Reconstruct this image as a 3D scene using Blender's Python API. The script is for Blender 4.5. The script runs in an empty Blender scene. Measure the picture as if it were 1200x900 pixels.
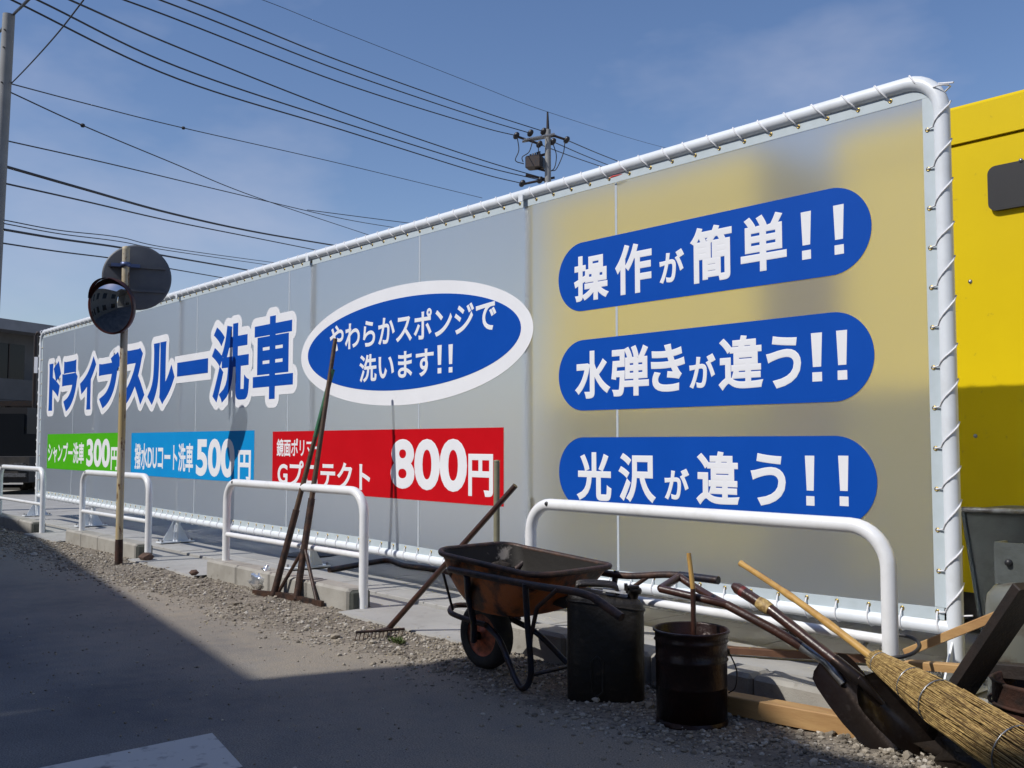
import bpy, math, random
from mathutils import Vector, Matrix, noise
random.seed(7)
scene = bpy.context.scene
col = scene.collection
# ------------------------------------------------------------------ camera
FPX, EYE, VX, HY = 1150.0, 1.15, -400.0, 519.0
PITCH = math.atan((HY - 450) / FPX)
TH = math.atan((600 - VX) / (FPX / math.cos(PITCH)))
F0 = Vector((-math.cos(TH), math.sin(TH), 0))
RV = Vector((math.sin(TH), math.cos(TH), 0))
ZV = Vector((0, 0, 1))
FV = F0 * math.cos(PITCH) + ZV * math.sin(PITCH)
UV = ZV * math.cos(PITCH) - F0 * math.sin(PITCH)
CP = Vector((0, 0, EYE))
cd = bpy.data.cameras.new('camera'); cam = bpy.data.objects.new('camera', cd); col.objects.link(cam)
cd.sensor_width = 36; cd.lens = FPX / 1200 * 36; cd.clip_start = .05; cd.clip_end = 3000
M = Matrix((RV, UV, -FV)).transposed().to_4x4(); M.translation = CP
cam.matrix_world = M
scene.camera = cam
def ray(x, y): return FV * FPX + RV * (x - 600) + UV * (450 - y)
# ------------------------------------------------------------------ sky, sun, exposure
SUN_AZ, SUN_EL = math.radians(75), math.radians(45.5)      # light travels towards +x +y
ld = Vector((math.cos(SUN_AZ) * math.cos(SUN_EL), math.sin(SUN_AZ) * math.cos(SUN_EL), -math.sin(SUN_EL)))
w = bpy.data.worlds.new('World'); scene.world = w; w.use_nodes = True
nt = w.node_tree; nt.nodes.clear()
N = nt.nodes.new; L = nt.links.new
sky = N('ShaderNodeTexSky'); sky.sky_type = 'NISHITA'; sky.sun_disc = False
sky.sun_elevation = SUN_EL
sky.sun_rotation = math.atan2(-ld.x, -ld.y)
sky.air_density = 1.15; sky.dust_density = .45; sky.ozone_density = 2.2
tc = N('ShaderNodeTexCoord'); mp = N('ShaderNodeMapping'); mp.inputs['Scale'].default_value = (1.6, 1.6, 3.6)
mp.inputs['Rotation'].default_value = (.25, .2, .3)
nz = N('ShaderNodeTexNoise'); nz.inputs['Scale'].default_value = 2.1; nz.inputs['Detail'].default_value = 5; nz.inputs['Roughness'].default_value = .55
rmp = N('ShaderNodeValToRGB'); rmp.color_ramp.elements[0].position = .50; rmp.color_ramp.elements[1].position = .80
rmp.color_ramp.elements[0].color = (0, 0, 0, 1); rmp.color_ramp.elements[1].color = (.42, .42, .42, 1)
mx = N('ShaderNodeMixRGB'); mx.inputs[2].default_value = (4.9, 5.6, 6.3, 1)
def bank(c_, inner_, outer_, sc3):
    d_ = N('ShaderNodeVectorMath'); d_.operation = 'SUBTRACT'; d_.inputs[1].default_value = c_; L(tc.outputs['Generated'], d_.inputs[0])
    m_ = N('ShaderNodeMapping'); m_.inputs['Scale'].default_value = sc3; L(d_.outputs[0], m_.inputs[0])
    ln = N('ShaderNodeVectorMath'); ln.operation = 'LENGTH'; L(m_.outputs[0], ln.inputs[0])
    q_ = N('ShaderNodeMapRange'); q_.inputs['From Min'].default_value = outer_; q_.inputs['From Max'].default_value = inner_; q_.inputs['To Min'].default_value = 0; q_.inputs['To Max'].default_value = .22; q_.interpolation_type = 'SMOOTHSTEP'
    L(ln.outputs['Value'], q_.inputs['Value']); return q_
b1 = bank(tuple(ray(1010, 75).normalized()), 0, .17, (1, 1, 2.0)); b2 = bank(tuple(ray(230, 260).normalized()), 0, .42, (1, 1, 2.2))
ad1 = N('ShaderNodeMath'); ad1.operation = 'ADD'; ad2 = N('ShaderNodeMath'); ad2.operation = 'ADD'
L(b1.outputs[0], ad1.inputs[0]); L(b2.outputs[0], ad1.inputs[1]); L(ad1.outputs[0], ad2.inputs[0])
hs = N('ShaderNodeHueSaturation'); hs.inputs['Saturation'].default_value = 1.12
tint = N('ShaderNodeMixRGB'); tint.blend_type = 'MULTIPLY'; tint.inputs[0].default_value = 1; tint.inputs[2].default_value = (1.035, .965, 1.07, 1)
bg = N('ShaderNodeBackground'); bg.inputs['Strength'].default_value = .105
ow = N('ShaderNodeOutputWorld')
L(tc.outputs['Generated'], mp.inputs[0]); L(mp.outputs[0], nz.inputs['Vector']); L(nz.outputs['Fac'], ad2.inputs[1]); L(ad2.outputs[0], rmp.inputs[0])
L(sky.outputs[0], hs.inputs['Color']); L(hs.outputs[0], mx.inputs[1]); L(rmp.outputs[0], mx.inputs[0]); L(mx.outputs[0], tint.inputs[1]); L(tint.outputs[0], bg.inputs[0]); L(bg.outputs[0], ow.inputs[0])
sd = bpy.data.lights.new('sun', 'SUN'); sd.energy = 4.0; sd.angle = math.radians(.55); sd.color = (1, .96, .90)
so = bpy.data.objects.new('sun', sd); col.objects.link(so); so.rotation_euler = ld.to_track_quat('-Z', 'Y').to_euler()
scene.view_settings.view_transform = 'Standard'; scene.view_settings.look = 'None'
scene.view_settings.exposure = 0; scene.view_settings.gamma = 1
scene.cycles.max_bounces = 8; scene.cycles.transmission_bounces = 6

# ------------------------------------------------------------------ survey helpers: photo bearing -> point in the place
def gz(x, y, z=0.0):
    d = ray(x, y); return CP + d * ((z - EYE) / d.z)
def gy(x, y, Y):
    d = ray(x, y); return CP + d * (Y / d.y)
def gd(x, y, dep):
    return CP + ray(x, y) * (dep / FPX)

# ------------------------------------------------------------------ materials
def mat(name, c, rough=.6, metal=0., c2=None, scale=6., lo=.35, hi=.65, bump=0., bscale=60., detail=6, spec=.5, coat=0., c3=None, s3=40., l3=.6, h3=.7, stretch=(1, 1, 1), obj=True):
    m = bpy.data.materials.new(name); m.use_nodes = True
    t = m.node_tree; b = t.nodes['Principled BSDF']
    b.inputs['Base Color'].default_value = (*c, 1); b.inputs['Roughness'].default_value = rough
    b.inputs['Metallic'].default_value = metal; b.inputs['Specular IOR Level'].default_value = spec
    b.inputs['Coat Weight'].default_value = coat; b.inputs['Coat Roughness'].default_value = .1
    tcn = t.nodes.new('ShaderNodeTexCoord'); mpn = t.nodes.new('ShaderNodeMapping'); mpn.inputs['Scale'].default_value = stretch
    t.links.new(tcn.outputs['Object'], mpn.inputs[0])
    def nzz(s, d, r=.6):
        n = t.nodes.new('ShaderNodeTexNoise'); n.inputs['Scale'].default_value = s; n.inputs['Detail'].default_value = d; n.inputs['Roughness'].default_value = r
        t.links.new(mpn.outputs[0], n.inputs['Vector']); return n
    def rng(n, a, bb):
        r = t.nodes.new('ShaderNodeMapRange'); r.inputs['From Min'].default_value = a; r.inputs['From Max'].default_value = bb
        t.links.new(n.outputs['Fac'], r.inputs['Value']); return r
    if c2:
        r = rng(nzz(scale, detail), lo, hi)
        x = t.nodes.new('ShaderNodeMixRGB'); x.inputs[1].default_value = (*c, 1); x.inputs[2].default_value = (*c2, 1)
        t.links.new(r.outputs[0], x.inputs[0]); last = x
        if c3:
            r3 = rng(nzz(s3, 4), l3, h3)
            x3 = t.nodes.new('ShaderNodeMixRGB'); x3.inputs[2].default_value = (*c3, 1)
            t.links.new(x.outputs[0], x3.inputs[1]); t.links.new(r3.outputs[0], x3.inputs[0]); last = x3
        t.links.new(last.outputs[0], b.inputs['Base Color'])
    if bump:
        bp = t.nodes.new('ShaderNodeBump'); bp.inputs['Strength'].default_value = bump; bp.inputs['Distance'].default_value = .01
        t.links.new(nzz(bscale, 5).outputs['Fac'], bp.inputs['Height']); t.links.new(bp.outputs[0], b.inputs['Normal'])
    return m
white_paint = mat('white_paint', (.78, .79, .80), .32, c2=(.66, .66, .64), scale=9, lo=.5, hi=.8, coat=.2, c3=(.42, .38, .32), s3=38, l3=.70, h3=.78, bump=.04, bscale=30)
frame_white = mat('frame_white', (.72, .76, .80), .36, c2=(.62, .65, .67), scale=7, lo=.5, hi=.8, coat=.1, c3=(.45, .44, .42), s3=30, l3=.70, h3=.78)
rope_white = mat('rope_white', (.78, .78, .80), .7, bump=.4, bscale=400)
hem_white = mat('hem_white', (.50, .57, .61), .5, c2=(.46, .53, .56), scale=12)
brass = mat('brass', (.65, .48, .16), .3, 1.0, c2=(.35, .25, .09), scale=50)
blue_v = mat('blue_vinyl', (.001, .064, .38), .55, c2=(.002, .069, .40), scale=3, bump=.03, bscale=300, spec=.15)
white_v = mat('white_vinyl', (.80, .81, .84), .5, c2=(.76, .77, .80), scale=3, bump=.03, bscale=300)
green_v = mat('green_vinyl', (.06, .40, .002), .5, c2=(.07, .42, .003), scale=3, spec=.2)
cyan_v = mat('cyan_vinyl', (.001, .25, .60), .5, c2=(.003, .27, .62), scale=3, spec=.2)
red_v = mat('red_vinyl', (.50, .001, .006), .5, c2=(.54, .002, .008), scale=3, spec=.2)
concrete = mat('kerb_concrete', (.36, .345, .31), .85, c2=(.28, .265, .235), scale=5, bump=.35, bscale=120, c3=(.2, .185, .16), s3=14, l3=.58, h3=.75)
pave = mat('pavement_concrete', (.37, .365, .35), .85, c2=(.30, .295, .28), scale=2.2, bump=.25, bscale=150, c3=(.24, .23, .21), s3=11, l3=.58, h3=.78)
endshade = mat('kerb_end_shade', (.10, .105, .09), .9, c2=(.06, .065, .055), scale=20, bump=.4)  # shade on the kerb ends, put into the colour as dark grey
rust_yellow = mat('rusty_yellow_paint', (.44, .33, .15), .6, c2=(.46, .42, .33), scale=3, lo=.42, hi=.55, bump=.2, stretch=(1, 1, .35), c3=(.12, .055, .02), s3=22, l3=.57, h3=.63)
sign_grey = mat('sign_back_grey', (.105, .112, .125), .55, .1, c2=(.085, .09, .105), scale=8)
mirror_m = mat('mirror_face', (.50, .52, .54), .03, 1.0)
mirror_rim = mat('mirror_rim', (.10, .02, .015), .4, c2=(.03, .015, .015), scale=9)
dark_metal = mat('dark_steel', (.035, .035, .038), .45, .6, c2=(.06, .04, .03), scale=20)
clamp_blue = mat('clamp_blue', (.10, .13, .24), .4, .5)
residue = mat('tar_crust', (.018, .014, .010), .75, c2=(.05, .035, .022), scale=14, bump=.6, bscale=60)
oily = mat('oily_black', (.012, .010, .009), .38, c2=(.022, .016, .012), scale=8, bump=.5, bscale=40, c3=(.05, .03, .014), s3=20, l3=.6, h3=.8)
pail_m = mat('oily_pail', (.012, .006, .005), .28, .2, c2=(.028, .010, .007), scale=7, bump=.4, bscale=35, spec=.4)
can_m = mat('tarred_can', (.007, .006, .005), .5, c2=(.020, .015, .010), scale=6, bump=.7, bscale=30, c3=(.08, .052, .03), s3=14, l3=.62, h3=.82)
rustorange = mat('rusty_orange_tray', (.46, .12, .022), .42, c2=(.03, .014, .009), scale=5.5, lo=.46, hi=.58, bump=.3, bscale=40, c3=(.12, .05, .02), s3=12, l3=.5, h3=.7)
tray_in = mat('dirty_tray_inside', (.012, .010, .008), .6, .1, c2=(.20, .18, .16), scale=6, lo=.62, hi=.68, bump=.15, bscale=30, spec=.3)
rustpipe = mat('rusty_pipe', (.085, .042, .026), .5, .2, c2=(.016, .013, .014), scale=16, bump=.3)
bluepipe = mat('blue_black_pipe', (.012, .022, .045), .4, .3, c2=(.03, .018, .012), scale=18, bump=.2)
rubber = mat('tyre_rubber', (.014, .014, .015), .75, c2=(.03, .027, .022), scale=20, bump=.3)
hub_red = mat('hub_red', (.60, .15, .06), .5, c2=(.12, .035, .018), scale=20, bump=.2)
silver = mat('worn_silver', (.42, .43, .44), .35, .8, c2=(.2, .19, .18), scale=30)
blade_m = mat('shovel_steel', (.055, .045, .040), .30, .75, c2=(.030, .016, .011), scale=5, bump=.15, bscale=30, c3=(.15, .13, .12), s3=9, l3=.58, h3=.8)
handle_brown = mat('dark_wood_handle', (.055, .020, .011), .35, c2=(.028, .012, .009), scale=20, bump=.2, coat=.3, stretch=(1, 1, 1))
tool_wood = mat('tool_wood', (.10, .055, .028), .55, c2=(.045, .024, .014), scale=14, bump=.2)
green_tape = mat('green_handle', (.02, .16, .07), .5, c2=(.03, .09, .05), scale=40)
bamboo = mat('bamboo', (.50, .30, .085), .38, c2=(.36, .19, .05), scale=18, lo=.45, hi=.7, bump=.1, coat=.2)
straw = mat('broom_twigs', (.50, .345, .125), .6, c2=(.20, .12, .04), scale=60)
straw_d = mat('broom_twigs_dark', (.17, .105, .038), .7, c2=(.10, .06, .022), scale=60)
wood = mat('pine_timber', (.44, .27, .11), .65, c2=(.33, .18, .07), scale=6, bump=.15, stretch=(.3, 3, 3))
wood_dark = mat('shade_dark_timber', (.008, .006, .005), .7, c2=(.020, .012, .009), scale=10, bump=.3)  # base colour lowered to imitate the shade on the leaning plank
wood_brown = mat('brown_board', (.13, .06, .03), .7, c2=(.09, .04, .022), scale=8, bump=.2)
yellow = mat('yellow_sheet_metal', (.68, .50, .001), .45, c2=(.64, .465, .001), scale=1.2, bump=.05, bscale=8, spec=.2, c3=(.46, .33, .02), s3=16, l3=.66, h3=.78)
black_p = mat('black_plastic', (.018, .018, .02), .45)
chassis = mat('chassis_black', (.02, .02, .022), .7, c2=(.04, .035, .03), scale=8)
pole_con = mat('concrete_pole', (.27, .27, .265), .8, c2=(.22, .22, .215), scale=3, bump=.1)
wire_m = mat('wire_black', (.018, .018, .022), .6)
grey_sheet = mat('grey_sheet', (.11, .125, .125), .5, .2, c2=(.08, .09, .085), scale=9, bump=.15)
tank_m = mat('tank_grey', (.17, .175, .15), .35, .3, c2=(.10, .08, .06), scale=9, lo=.55, hi=.7)
rust_m = mat('rusted_iron', (.055, .018, .009), .8, c2=(.014, .009, .007), scale=12, bump=.5)
plastic_bag_m = mat('bag_film', (.70, .72, .74), .15, spec=.8)
plastic_bag_m.node_tree.nodes['Principled BSDF'].inputs['Transmission Weight'].default_value = .8
wall_far = mat('far_wall', (.115, .112, .11), .8, c2=(.09, .088, .085), scale=1.5)
roof_far = mat('far_roof', (.24, .24, .25), .6, c2=(.2, .2, .21), scale=2)
glass_dark = mat('dark_glass', (.012, .014, .017), .16, spec=.25)
stucco = mat('stucco_wall', (.20, .19, .17), .9, c2=(.16, .15, .135), scale=1.5, bump=.2, bscale=60)
exc_y = mat('excavator_yellow', (.45, .22, .02), .5, c2=(.3, .14, .02), scale=4)
olive = mat('olive_post', (.22, .21, .14), .6, c2=(.17, .16, .10), scale=12)
brick_m = mat('broken_brick', (.12, .07, .05), .9, c2=(.07, .045, .035), scale=20, bump=.6)
red_tape = mat('red_tape', (.62, .05, .04), .5)
dull_red = mat('dull_red_tape', (.20, .018, .014), .5, c2=(.06, .015, .012), scale=30)
mark_m = mat('road_marking', (.52, .52, .50), .8, c2=(.20, .20, .20), scale=9, lo=.54, hi=.66, bump=.2, bscale=200)
tar = mat('insulator_black', (.02, .018, .02), .4)

def ground_mat():
    m = bpy.data.materials.new('asphalt'); m.use_nodes = True
    t = m.node_tree; b = t.nodes['Principled BSDF']; b.inputs['Roughness'].default_value = .88
    n = t.nodes.new; l = t.links.new
    tcn = n('ShaderNodeTexCoord'); sx = n('ShaderNodeSeparateXYZ'); l(tcn.outputs['Object'], sx.inputs[0])
    def nz_(s, d, r=.6):
        k = n('ShaderNodeTexNoise'); k.inputs['Scale'].default_value = s; k.inputs['Detail'].default_value = d; k.inputs['Roughness'].default_value = r; l(tcn.outputs['Object'], k.inputs['Vector']); return k
    big = nz_(.9, 6); mid = nz_(7, 5); fine = nz_(160, 3)
    c1 = n('ShaderNodeMixRGB'); c1.inputs[1].default_value = (.092, .096, .104, 1); c1.inputs[2].default_value = (.180, .180, .175, 1)
    r1 = n('ShaderNodeMapRange'); r1.inputs['From Min'].default_value = .35; r1.inputs['From Max'].default_value = .68; l(big.outputs['Fac'], r1.inputs['Value']); l(r1.outputs[0], c1.inputs[0])
    # trodden dust beside the gravel strip
    ad = n('ShaderNodeMath'); ad.operation = 'MULTIPLY_ADD'; ad.inputs[1].default_value = 1.4; l(mid.outputs['Fac'], ad.inputs[0])
    b2 = n('ShaderNodeMath'); b2.operation = 'MULTIPLY_ADD'; b2.inputs[1].default_value = 1.5; b2.inputs[2].default_value = -.72; l(big.outputs['Fac'], b2.inputs[0])
    sm = n('ShaderNodeMath'); sm.operation = 'ADD'; l(sx.outputs['Y'], sm.inputs[0]); l(b2.outputs[0], sm.inputs[1])
    l(sm.outputs[0], ad.inputs[2])
    r2 = n('ShaderNodeMapRange'); r2.inputs['From Min'].default_value = 2.15; r2.inputs['From Max'].default_value = 3.75; l(ad.outputs[0], r2.inputs['Value'])
    c2 = n('ShaderNodeMixRGB'); c2.inputs[2].default_value = (.26, .225, .175, 1); l(c1.outputs[0], c2.inputs[1]); l(r2.outputs[0], c2.inputs[0])
    # aggregate speckle
    r3 = n('ShaderNodeMapRange'); r3.inputs['From Min'].default_value = .3; r3.inputs['From Max'].default_value = .7; r3.inputs['To Min'].default_value = .45; r3.inputs['To Max'].default_value = 1.6; l(fine.outputs['Fac'], r3.inputs['Value'])
    c3 = n('ShaderNodeMixRGB'); c3.blend_type = 'MULTIPLY'; c3.inputs[0].default_value = 1; l(c2.outputs[0], c3.inputs[1]); l(r3.outputs[0], c3.inputs[2])
    l(c3.outputs[0], b.inputs['Base Color'])
    bp = n('ShaderNodeBump'); bp.inputs['Strength'].default_value = .5; bp.inputs['Distance'].default_value = .006; l(fine.outputs['Fac'], bp.inputs['Height'])
    bp2 = n('ShaderNodeBump'); bp2.inputs['Strength'].default_value = .4; bp2.inputs['Distance'].default_value = .02; l(mid.outputs['Fac'], bp2.inputs['Height']); l(bp.outputs[0], bp2.inputs['Normal'])
    l(bp2.outputs[0], b.inputs['Normal'])
    return m
asphalt = ground_mat()
gravel_bed = mat('gravel_bed', (.27, .235, .185), .95, c2=(.16, .135, .105), scale=5, bump=.9, bscale=45, c3=(.10, .085, .07), s3=60, l3=.5, h3=.62)
def stone_mat():
    m = bpy.data.materials.new('gravel_stone'); m.use_nodes = True
    t = m.node_tree; b = t.nodes['Principled BSDF']; b.inputs['Roughness'].default_value = .9
    a = t.nodes.new('ShaderNodeNewGeometry'); r = t.nodes.new('ShaderNodeValToRGB')
    e = r.color_ramp.elements; e[0].color = (.12, .105, .085, 1); e[1].color = (.46, .43, .38, 1); k = e.new(.4); k.color = (.26, .225, .175, 1); k = e.new(.7); k.color = (.33, .29, .23, 1)
    t.links.new(a.outputs['Random Per Island'], r.inputs[0]); t.links.new(r.outputs[0], b.inputs['Base Color'])
    return m
stone_m = stone_mat()

def sheet_mat():
    """frosted woven PVC: part of the light is scattered back, the rest goes blurred through"""
    m = bpy.data.materials.new('frosted_sheet'); m.use_nodes = True
    t = m.node_tree; t.nodes.clear(); n = t.nodes.new; l = t.links.new
    o = n('ShaderNodeOutputMaterial'); mxs = n('ShaderNodeMixShader')
    d0 = n('ShaderNodeBsdfDiffuse'); d0.inputs['Color'].default_value = (.62, .71, .82, 1)
    tl = n('ShaderNodeBsdfTranslucent'); tl.inputs['Color'].default_value = (.97, .96, .94, 1)
    d = n('ShaderNodeMixShader'); d.inputs[0].default_value = .58; l(d0.outputs[0], d.inputs[1]); l(tl.outputs[0], d.inputs[2])
    r = n('ShaderNodeBsdfRefraction'); r.inputs['Color'].default_value = (.93, .95, .97, 1); r.inputs['Roughness'].default_value = .50; r.inputs['IOR'].default_value = 1.16
    tcn = n('ShaderNodeTexCoord')
    k = n('ShaderNodeTexNoise'); k.inputs['Scale'].default_value = 1.6; k.inputs['Detail'].default_value = 4; l(tcn.outputs['Object'], k.inputs['Vector'])
    # fine horizontal weave
    wv = n('ShaderNodeTexWave'); wv.bands_direction = 'Z'; wv.inputs['Scale'].default_value = 44; wv.inputs['Distortion'].default_value = .6; wv.inputs['Detail'].default_value = 2
    l(tcn.outputs['Object'], wv.inputs['Vector'])
    m1 = n('ShaderNodeMapRange'); m1.inputs['To Min'].default_value = .40; m1.inputs['To Max'].default_value = .50; l(k.outputs['Fac'], m1.inputs['Value'])
    m2 = n('ShaderNodeMath'); m2.operation = 'MULTIPLY_ADD'; m2.inputs[1].default_value = .07; l(wv.outputs['Fac'], m2.inputs[0]); l(m1.outputs[0], m2.inputs[2])
    l(m2.outputs[0], mxs.inputs[0]); l(r.outputs[0], mxs.inputs[1]); l(d.outputs[0], mxs.inputs[2])
    gl = n('ShaderNodeBsdfGlossy'); gl.inputs['Roughness'].default_value = .35; gl.inputs['Color'].default_value = (1, 1, 1, 1)
    fr = n('ShaderNodeFresnel'); fr.inputs['IOR'].default_value = 1.35
    mg = n('ShaderNodeMixShader'); l(fr.outputs[0], mg.inputs[0]); l(mxs.outputs[0], mg.inputs[1]); l(gl.outputs[0], mg.inputs[2])
    l(mg.outputs[0], o.inputs[0])
    return m
sheet_m = sheet_mat()
def clear_back():
    m = bpy.data.materials.new('frosted_sheet_back'); m.use_nodes = True
    t = m.node_tree; t.nodes.clear(); o = t.nodes.new('ShaderNodeOutputMaterial'); r = t.nodes.new('ShaderNodeBsdfRefraction')
    r.inputs['Roughness'].default_value = .50; r.inputs['IOR'].default_value = 1.16; t.links.new(r.outputs[0], o.inputs[0]); return m
sheet_b = clear_back()

# ------------------------------------------------------------------ mesh helpers
class MB:
    def __init__(s): s.v = []; s.f = []; s.mi = []; s.sm = []
    def add(s, vs, fs, mi=0, smooth=False):
        b = len(s.v); s.v += [tuple(p) for p in vs]
        for f in fs: s.f.append(tuple(b + i for i in f)); s.mi.append(mi); s.sm.append(smooth)
        return s
    def box(s, a, b, mi=0, rot=None, at=None):
        x0, y0, z0 = a; x1, y1, z1 = b
        vs = [Vector(p) for p in ((x0, y0, z0), (x1, y0, z0), (x1, y1, z0), (x0, y1, z0), (x0, y0, z1), (x1, y0, z1), (x1, y1, z1), (x0, y1, z1))]
        if rot is not None: vs = [rot @ p for p in vs]
        if at is not None: vs = [p + Vector(at) for p in vs]
        return s.add(vs, [(0, 3, 2, 1), (4, 5, 6, 7), (0, 1, 5, 4), (1, 2, 6, 5), (2, 3, 7, 6), (3, 0, 4, 7)], mi)
    def bbox(s, a, b, ch=.01, mi=0, rot=None, at=None):
        """box with chamfered vertical and top edges"""
        x0, y0, z0 = a; x1, y1, z1 = b; c = ch
        def ring(i, z): return [(x0 + i, y0 + c, z), (x0 + c, y0 + i, z), (x1 - c, y0 + i, z), (x1 - i, y0 + c, z), (x1 - i, y1 - c, z), (x1 - c, y1 - i, z), (x0 + c, y1 - i, z), (x0 + i, y1 - c, z)]
        vs = [Vector(p) for p in ring(0, z0) + ring(0, z1 - c)]
        vs += [Vector(p) for p in [(x0 + c, y0 + c, z1), (x1 - c, y0 + c, z1), (x1 - c, y1 - c, z1), (x0 + c, y1 - c, z1)]]
        if rot is not None: vs = [rot @ p for p in vs]
        if at is not None: vs = [p + Vector(at) for p in vs]
        fs = [(i, (i + 1) % 8, 8 + (i + 1) % 8, 8 + i) for i in range(8)] + [tuple(range(7, -1, -1)), (16, 17, 18, 19)]
        fs += [(8, 9, 16), (9, 10, 17, 16), (10, 11, 17), (11, 12, 18, 17), (12, 13, 18), (13, 14, 19, 18), (14, 15, 19), (15, 8, 16, 19)]
        return s.add(vs, fs, mi)
    def tube(s, pts, r, n=10, mi=0, caps=True, closed=False):
        pts = [Vector(p) for p in pts]
        rs = r if isinstance(r, (list, tuple)) else [r] * len(pts)
        m = len(pts); T = []
        for i in range(m):
            if closed: t = pts[(i + 1) % m] - pts[i - 1]
            else: t = pts[min(i + 1, m - 1)] - pts[max(i - 1, 0)]
            T.append(t.normalized())
        up = Vector((0, 0, 1)) if abs(T[0].z) < .9 else Vector((1, 0, 0))
        nrm = (up - T[0] * up.dot(T[0])).normalized(); vs = []
        for i in range(m):
            nrm = (nrm - T[i] * nrm.dot(T[i])).normalized(); bn = T[i].cross(nrm)
            for k in range(n):
                a = 2 * math.pi * k / n
                vs.append(pts[i] + (nrm * math.cos(a) + bn * math.sin(a)) * rs[i])
        fs = []
        for i in range(m if closed else m - 1):
            j = (i + 1) % m
            for k in range(n): fs.append((i * n + k, i * n + (k + 1) % n, j * n + (k + 1) % n, j * n + k))
        s.add(vs, fs, mi, True)
        if caps and not closed:
            s.add([vs[k] for k in range(n)], [tuple(range(n - 1, -1, -1))], mi); s.add([vs[(m - 1) * n + k] for k in range(n)], [tuple(range(n))], mi)
        return s
    def lathe(s, prof, n=32, mi=0, mt=None, smooth=True):
        """prof: (r, z) list"""
        vs = []; m = len(prof)
        for r, z in prof:
            for k in range(n):
                a = 2 * math.pi * k / n; p = Vector((r * math.cos(a), r * math.sin(a), z))
                vs.append(mt @ p if mt is not None else p)
        fs = [(i * n + k, i * n + (k + 1) % n, (i + 1) * n + (k + 1) % n, (i + 1) * n + k) for i in range(m - 1) for k in range(n)]
        return s.add(vs, fs, mi, smooth)
    def prism(s, poly, d, mi=0):
        """poly: list of points, extruded by vector d"""
        n = len(poly); a = [Vector(p) for p in poly]; b = [p + Vector(d) for p in a]
        return s.add(a + b, [tuple(range(n - 1, -1, -1)), tuple(range(n, 2 * n))] + [(i, (i + 1) % n, n + (i + 1) % n, n + i) for i in range(n)], mi)
    def mesh(s, name, mats):
        me = bpy.data.meshes.new(name); me.from_pydata(s.v, [], s.f)
        for k in (mats if isinstance(mats, (list, tuple)) else [mats]): me.materials.append(k)
        me.polygons.foreach_set('material_index', s.mi); me.polygons.foreach_set('use_smooth', s.sm)
        me.update(); return me
    def obj(s, name, mats, parent=None, off=None):
        """off: origin of the thing; geometry given in world space is stored relative to the parent"""
        me = s.mesh(name, mats)
        return link(name, me, parent)
def link(name, me, parent=None):
    o = bpy.data.objects.new(name, me); col.objects.link(o)
    if parent:
        o.parent = parent
        if parent.get('_w'): pass
        # geometry is written in world space, so cancel the parents' placement
        wm = Matrix.Identity(4); q = parent
        while q: wm = Matrix.Translation(q.location) @ q.rotation_euler.to_matrix().to_4x4() @ wm if q.parent is None else wm; q = q.parent
        me_done = getattr(link, 'local', False)
        if not me_done and not me.get('local'):
            me.transform(wm.inverted()); me['local'] = 1
    return o
def tag(o, label=None, cat=None, group=None, kind=None):
    if label: o['label'] = label
    if cat: o['category'] = cat
    if group: o['group'] = group
    if kind: o['kind'] = kind
    return o
def thing(name, label, cat, loc, group=None, rz=0.):
    o = bpy.data.objects.new(name, None); o.empty_display_size = .1; col.objects.link(o)
    o.location = loc; o.rotation_euler = (0, 0, rz)
    return tag(o, label, cat, group)
def struct(o, label=None): return tag(o, label, None, None, 'structure')
def copy_tree(o, parent=None):
    c = o.copy(); col.objects.link(c); c.parent = parent
    for k in [x for x in bpy.data.objects if x.parent == o]: copy_tree(k, c)
    return c
def bez(pts, n=8):
    """Catmull-Rom through points"""
    pts = [Vector(p) for p in pts]; P = [pts[0] * 2 - pts[1]] + pts + [pts[-1] * 2 - pts[-2]]; out = []
    for i in range(1, len(P) - 2):
        for k in range(n):
            t = k / n
            out.append(.5 * ((2 * P[i]) + (P[i + 1] - P[i - 1]) * t + (2 * P[i - 1] - 5 * P[i] + 4 * P[i + 1] - P[i + 2]) * t * t + (3 * P[i] - P[i - 1] - 3 * P[i + 1] + P[i + 2]) * t ** 3))
    out.append(pts[-1]); return out

# ------------------------------------------------------------------ ground, gravel, kerbs, pavement
KF = 3.58          # kerb face
RY = 3.68          # guard rail line
D = 4.33           # banner plane
PZ = .05          # pavement level
g = MB(); S = 1500
g.add([(-S, -S, 0), (S, -S, 0), (S, S, 0), (-S, S, 0)], [(0, 1, 2, 3)])
struct(g.obj('ground', asphalt))
# painted marking
mk = MB(); z = .004
mk.add([(-3.77, 1.70, z), (-3.77, -.9, z), (-3.31, -.9, z), (-3.31, 1.61, z)], [(0, 1, 2, 3)])
struct(mk.obj('road_marking', mark_m))
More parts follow.
